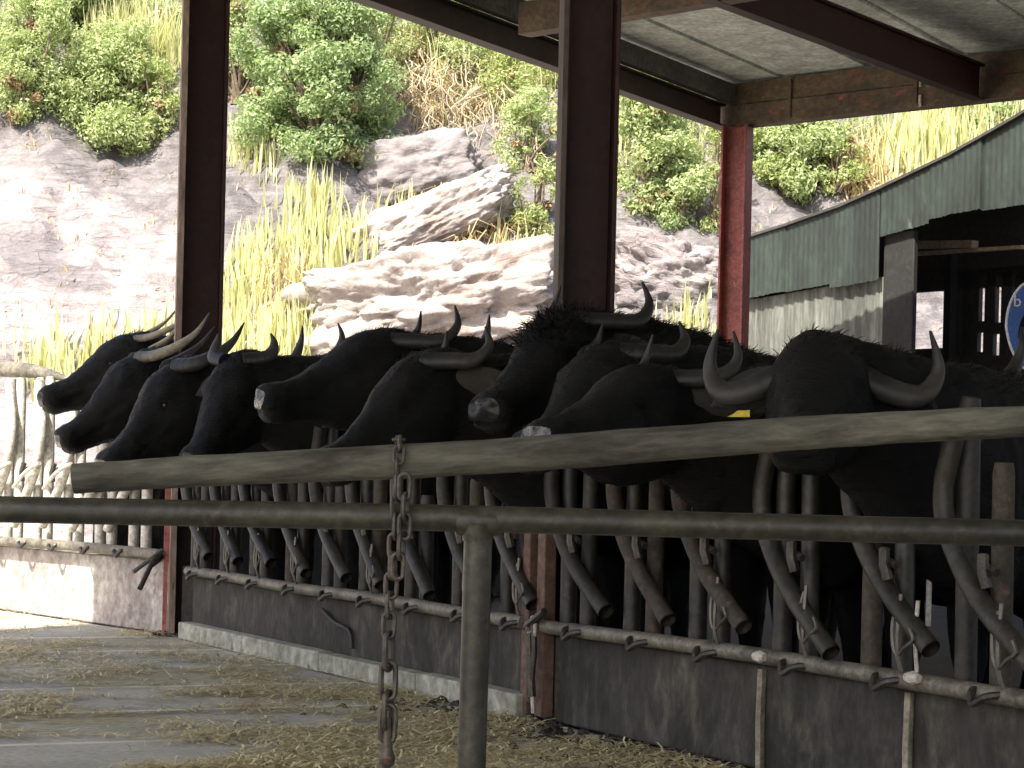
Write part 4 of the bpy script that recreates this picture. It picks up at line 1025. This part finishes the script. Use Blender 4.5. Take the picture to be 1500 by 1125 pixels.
    while made < want and tries < 60000:
        tries += 1
        v = vv[rnd.randrange(len(vv))]; n_ = v.normal
        r_ = v.co - poll; along = r_.dot(fw); hx_ = r_.dot(ax)
        top_ok = n_.z > .45
        onhead = (hx_ > -.02 and r_.length < .7)
        if onhead:
            crown = hx_ < (.26 if shag else .17) and r_.dot(hu) > (-.14 if shag else -.03)
            hb = min((v.co - q_).length for q_ in hbase) < .085
            if not crown and not hb and rnd.random() > .35: continue
        elif not top_ok: continue
        if onhead and not crown: ln = rnd.uniform(.008, .02)
        elif shag: ln = rnd.uniform(.025, .075 if onhead else .05)
        else: ln = rnd.uniform(.016, .05)
        if onhead and hb and not shag: ln = rnd.uniform(.02, .05)
        d_ = (n_ * .55 + (-fw) * .7 + Vector((rnd.gauss(0, .3), rnd.gauss(0, .3), rnd.gauss(0, .25)))).normalized()
        if onhead and not crown: d_ = (n_ * .35 + ax * .7 + Vector((rnd.gauss(0, .25), rnd.gauss(0, .25), rnd.gauss(0, .25)))).normalized()
        elif shag and onhead: d_ = (n_ * .8 + ax * rnd.uniform(-.3, .5) + Vector((rnd.gauss(0, .35), rnd.gauss(0, .35), rnd.gauss(0, .3)))).normalized()
        sd2 = d_.orthogonal().normalized(); sd2 = Matrix.Rotation(rnd.random() * 6.28, 3, d_) @ sd2
        b0 = v.co - n_ * .004; w2 = .0016
        md_ = b0 + d_ * ln * .6 - UP * ln * .05; tp2 = b0 + d_ * ln - UP * ln * .2
        mbh.add([b0 - sd2 * w2, b0 + sd2 * w2, md_ + sd2 * w2 * .7, md_ - sd2 * w2 * .7, tp2], [(0, 1, 2, 3), (3, 2, 4)]); made += 1
    mbh.build('coat', M['hair'], root, shade=False)
    return root
def gapc(k): return 6.64 - PITCH * k + .31
def G(s):     # nearest free opening in the barrier
    k = round((6.64 + .31 - s) / PITCH)
    while k in USED: k += 1
    USED.add(k); return gapc(k)
USED = set()
HERD = [
 # label, poll px, q, pitch, yaw, L, extra
 ('farthest buffalo at the left with its muzzle stretched out over the sunlit barrier', (203, 494), .05, 28, -2, .66, dict(horn='back', hmat='horn_pale', horn_k=.85, horn_r=.024, gap='own', W=1.38)),
 ('buffalo second from the left with a thick pale ribbed horn and a painted white glint on its nose', (212, 520), .22, 40, 0, .66, dict(horn='back', hmat='horn_pale', horn_k=.88, horn_r=.034, nose='nose_pale', W=1.36)),
 ('buffalo third from the left with bowed head and a painted white glint on its nose by the pole end', (266, 533), .46, 46, 4, .64, dict(horn='back', hmat='horn_grey', horn_k=.75, horn_r=.042, nose='nose_pale', W=1.36)),
 ('buffalo with lowered head turned toward the viewer just right of the first post', (352, 524), .34, 46, 38, .62, dict(horn='short', hmat='horn_grey', horn_k=.6, W=1.40)),
 ('buffalo with raised level head and a crescent horn left of the middle', (578, 492), .14, 20, -2, .64, dict(horn='low', horn_k=.84, nose='nose_pale', W=1.36)),
 ('buffalo with nose pointing down at the chain and a dull tag in its brown ear', (632, 522), .46, 38, 0, .60, dict(horn='low', horn_k=.66, hmat='horn_grey', nose='nose_pale', tagc=('tag_brown', 0, .0), ear_k=1.3, ear=(-.85, .45, -.12), W=1.32, earmat='ear_brown')),
 ('shaggy buffalo with a tousled crown in front of the middle post', (838, 461), .16, 30, 26, .60, dict(horn='low', horn_k=.78, horn_r=.033, shag=1, nose='nose', W=1.36)),
 ('buffalo behind the tagged one with its forehead just showing right of the shaggy one', (905, 510), .2, 30, 24, .60, dict(horn='low', horn_k=.6, W=1.30)),
 ('buffalo with a bright yellow ear tag resting its nose on the pole', (972, 546), .34, 16, 16, .58, dict(horn='crescent', horn_k=.72, horn_r=.03, hmat='horn_grey', nose='nose_pale', tagc=('tag_yellow', 0, -.042), ear_k=1.25, ear=(-.85, .45, -.02), W=1.28, earmat='ear_brown')),
 ('buffalo facing forward with broad horns in front of the pale shed wall', (1206, 500), .26, 24, 50, .58, dict(nose='hide', horn='wide', hmat='horn_grey', horn_k=.94, horn_r=.04, W=1.25, ear=(-.3, .85, -.35), body_yaw=22, neck_drop=.05)),
 ('buffalo mostly hidden behind the far right animals with only its black back showing', (1485, 560), -.75, 30, -20, .60, dict(horn='short', W=1.22, gap='own')),
 ('buffalo hidden behind the shaggy one showing only a small horn tip', (728, 524), -.3, 35, 10, .58, dict(horn='short', W=1.34, gap='own', hmat='horn_grey')),
 ('buffalo hidden between the fourth and fifth heads with only its back showing', (448, 530), -.25, 35, 10, .60, dict(horn='short', W=1.36, gap='own', hmat='horn_grey')),
]
for i, (lab, px, q, pit, yw, L_h, ex) in enumerate(HERD):
    poll = poll_at(px[0], px[1], q); ex = dict(ex)
    if ex.get('gap') == 'own': ex['gap'] = None
    else: ex['gap'] = G((poll - F0).dot(FT))
    if ex.get('tagc'): ex['tagc'] = (ex['tagc'][0], 1 if True else -1, ex['tagc'][2])
    buffalo(lab, poll, pit, yw, L_h, seed=30 + i, **ex)
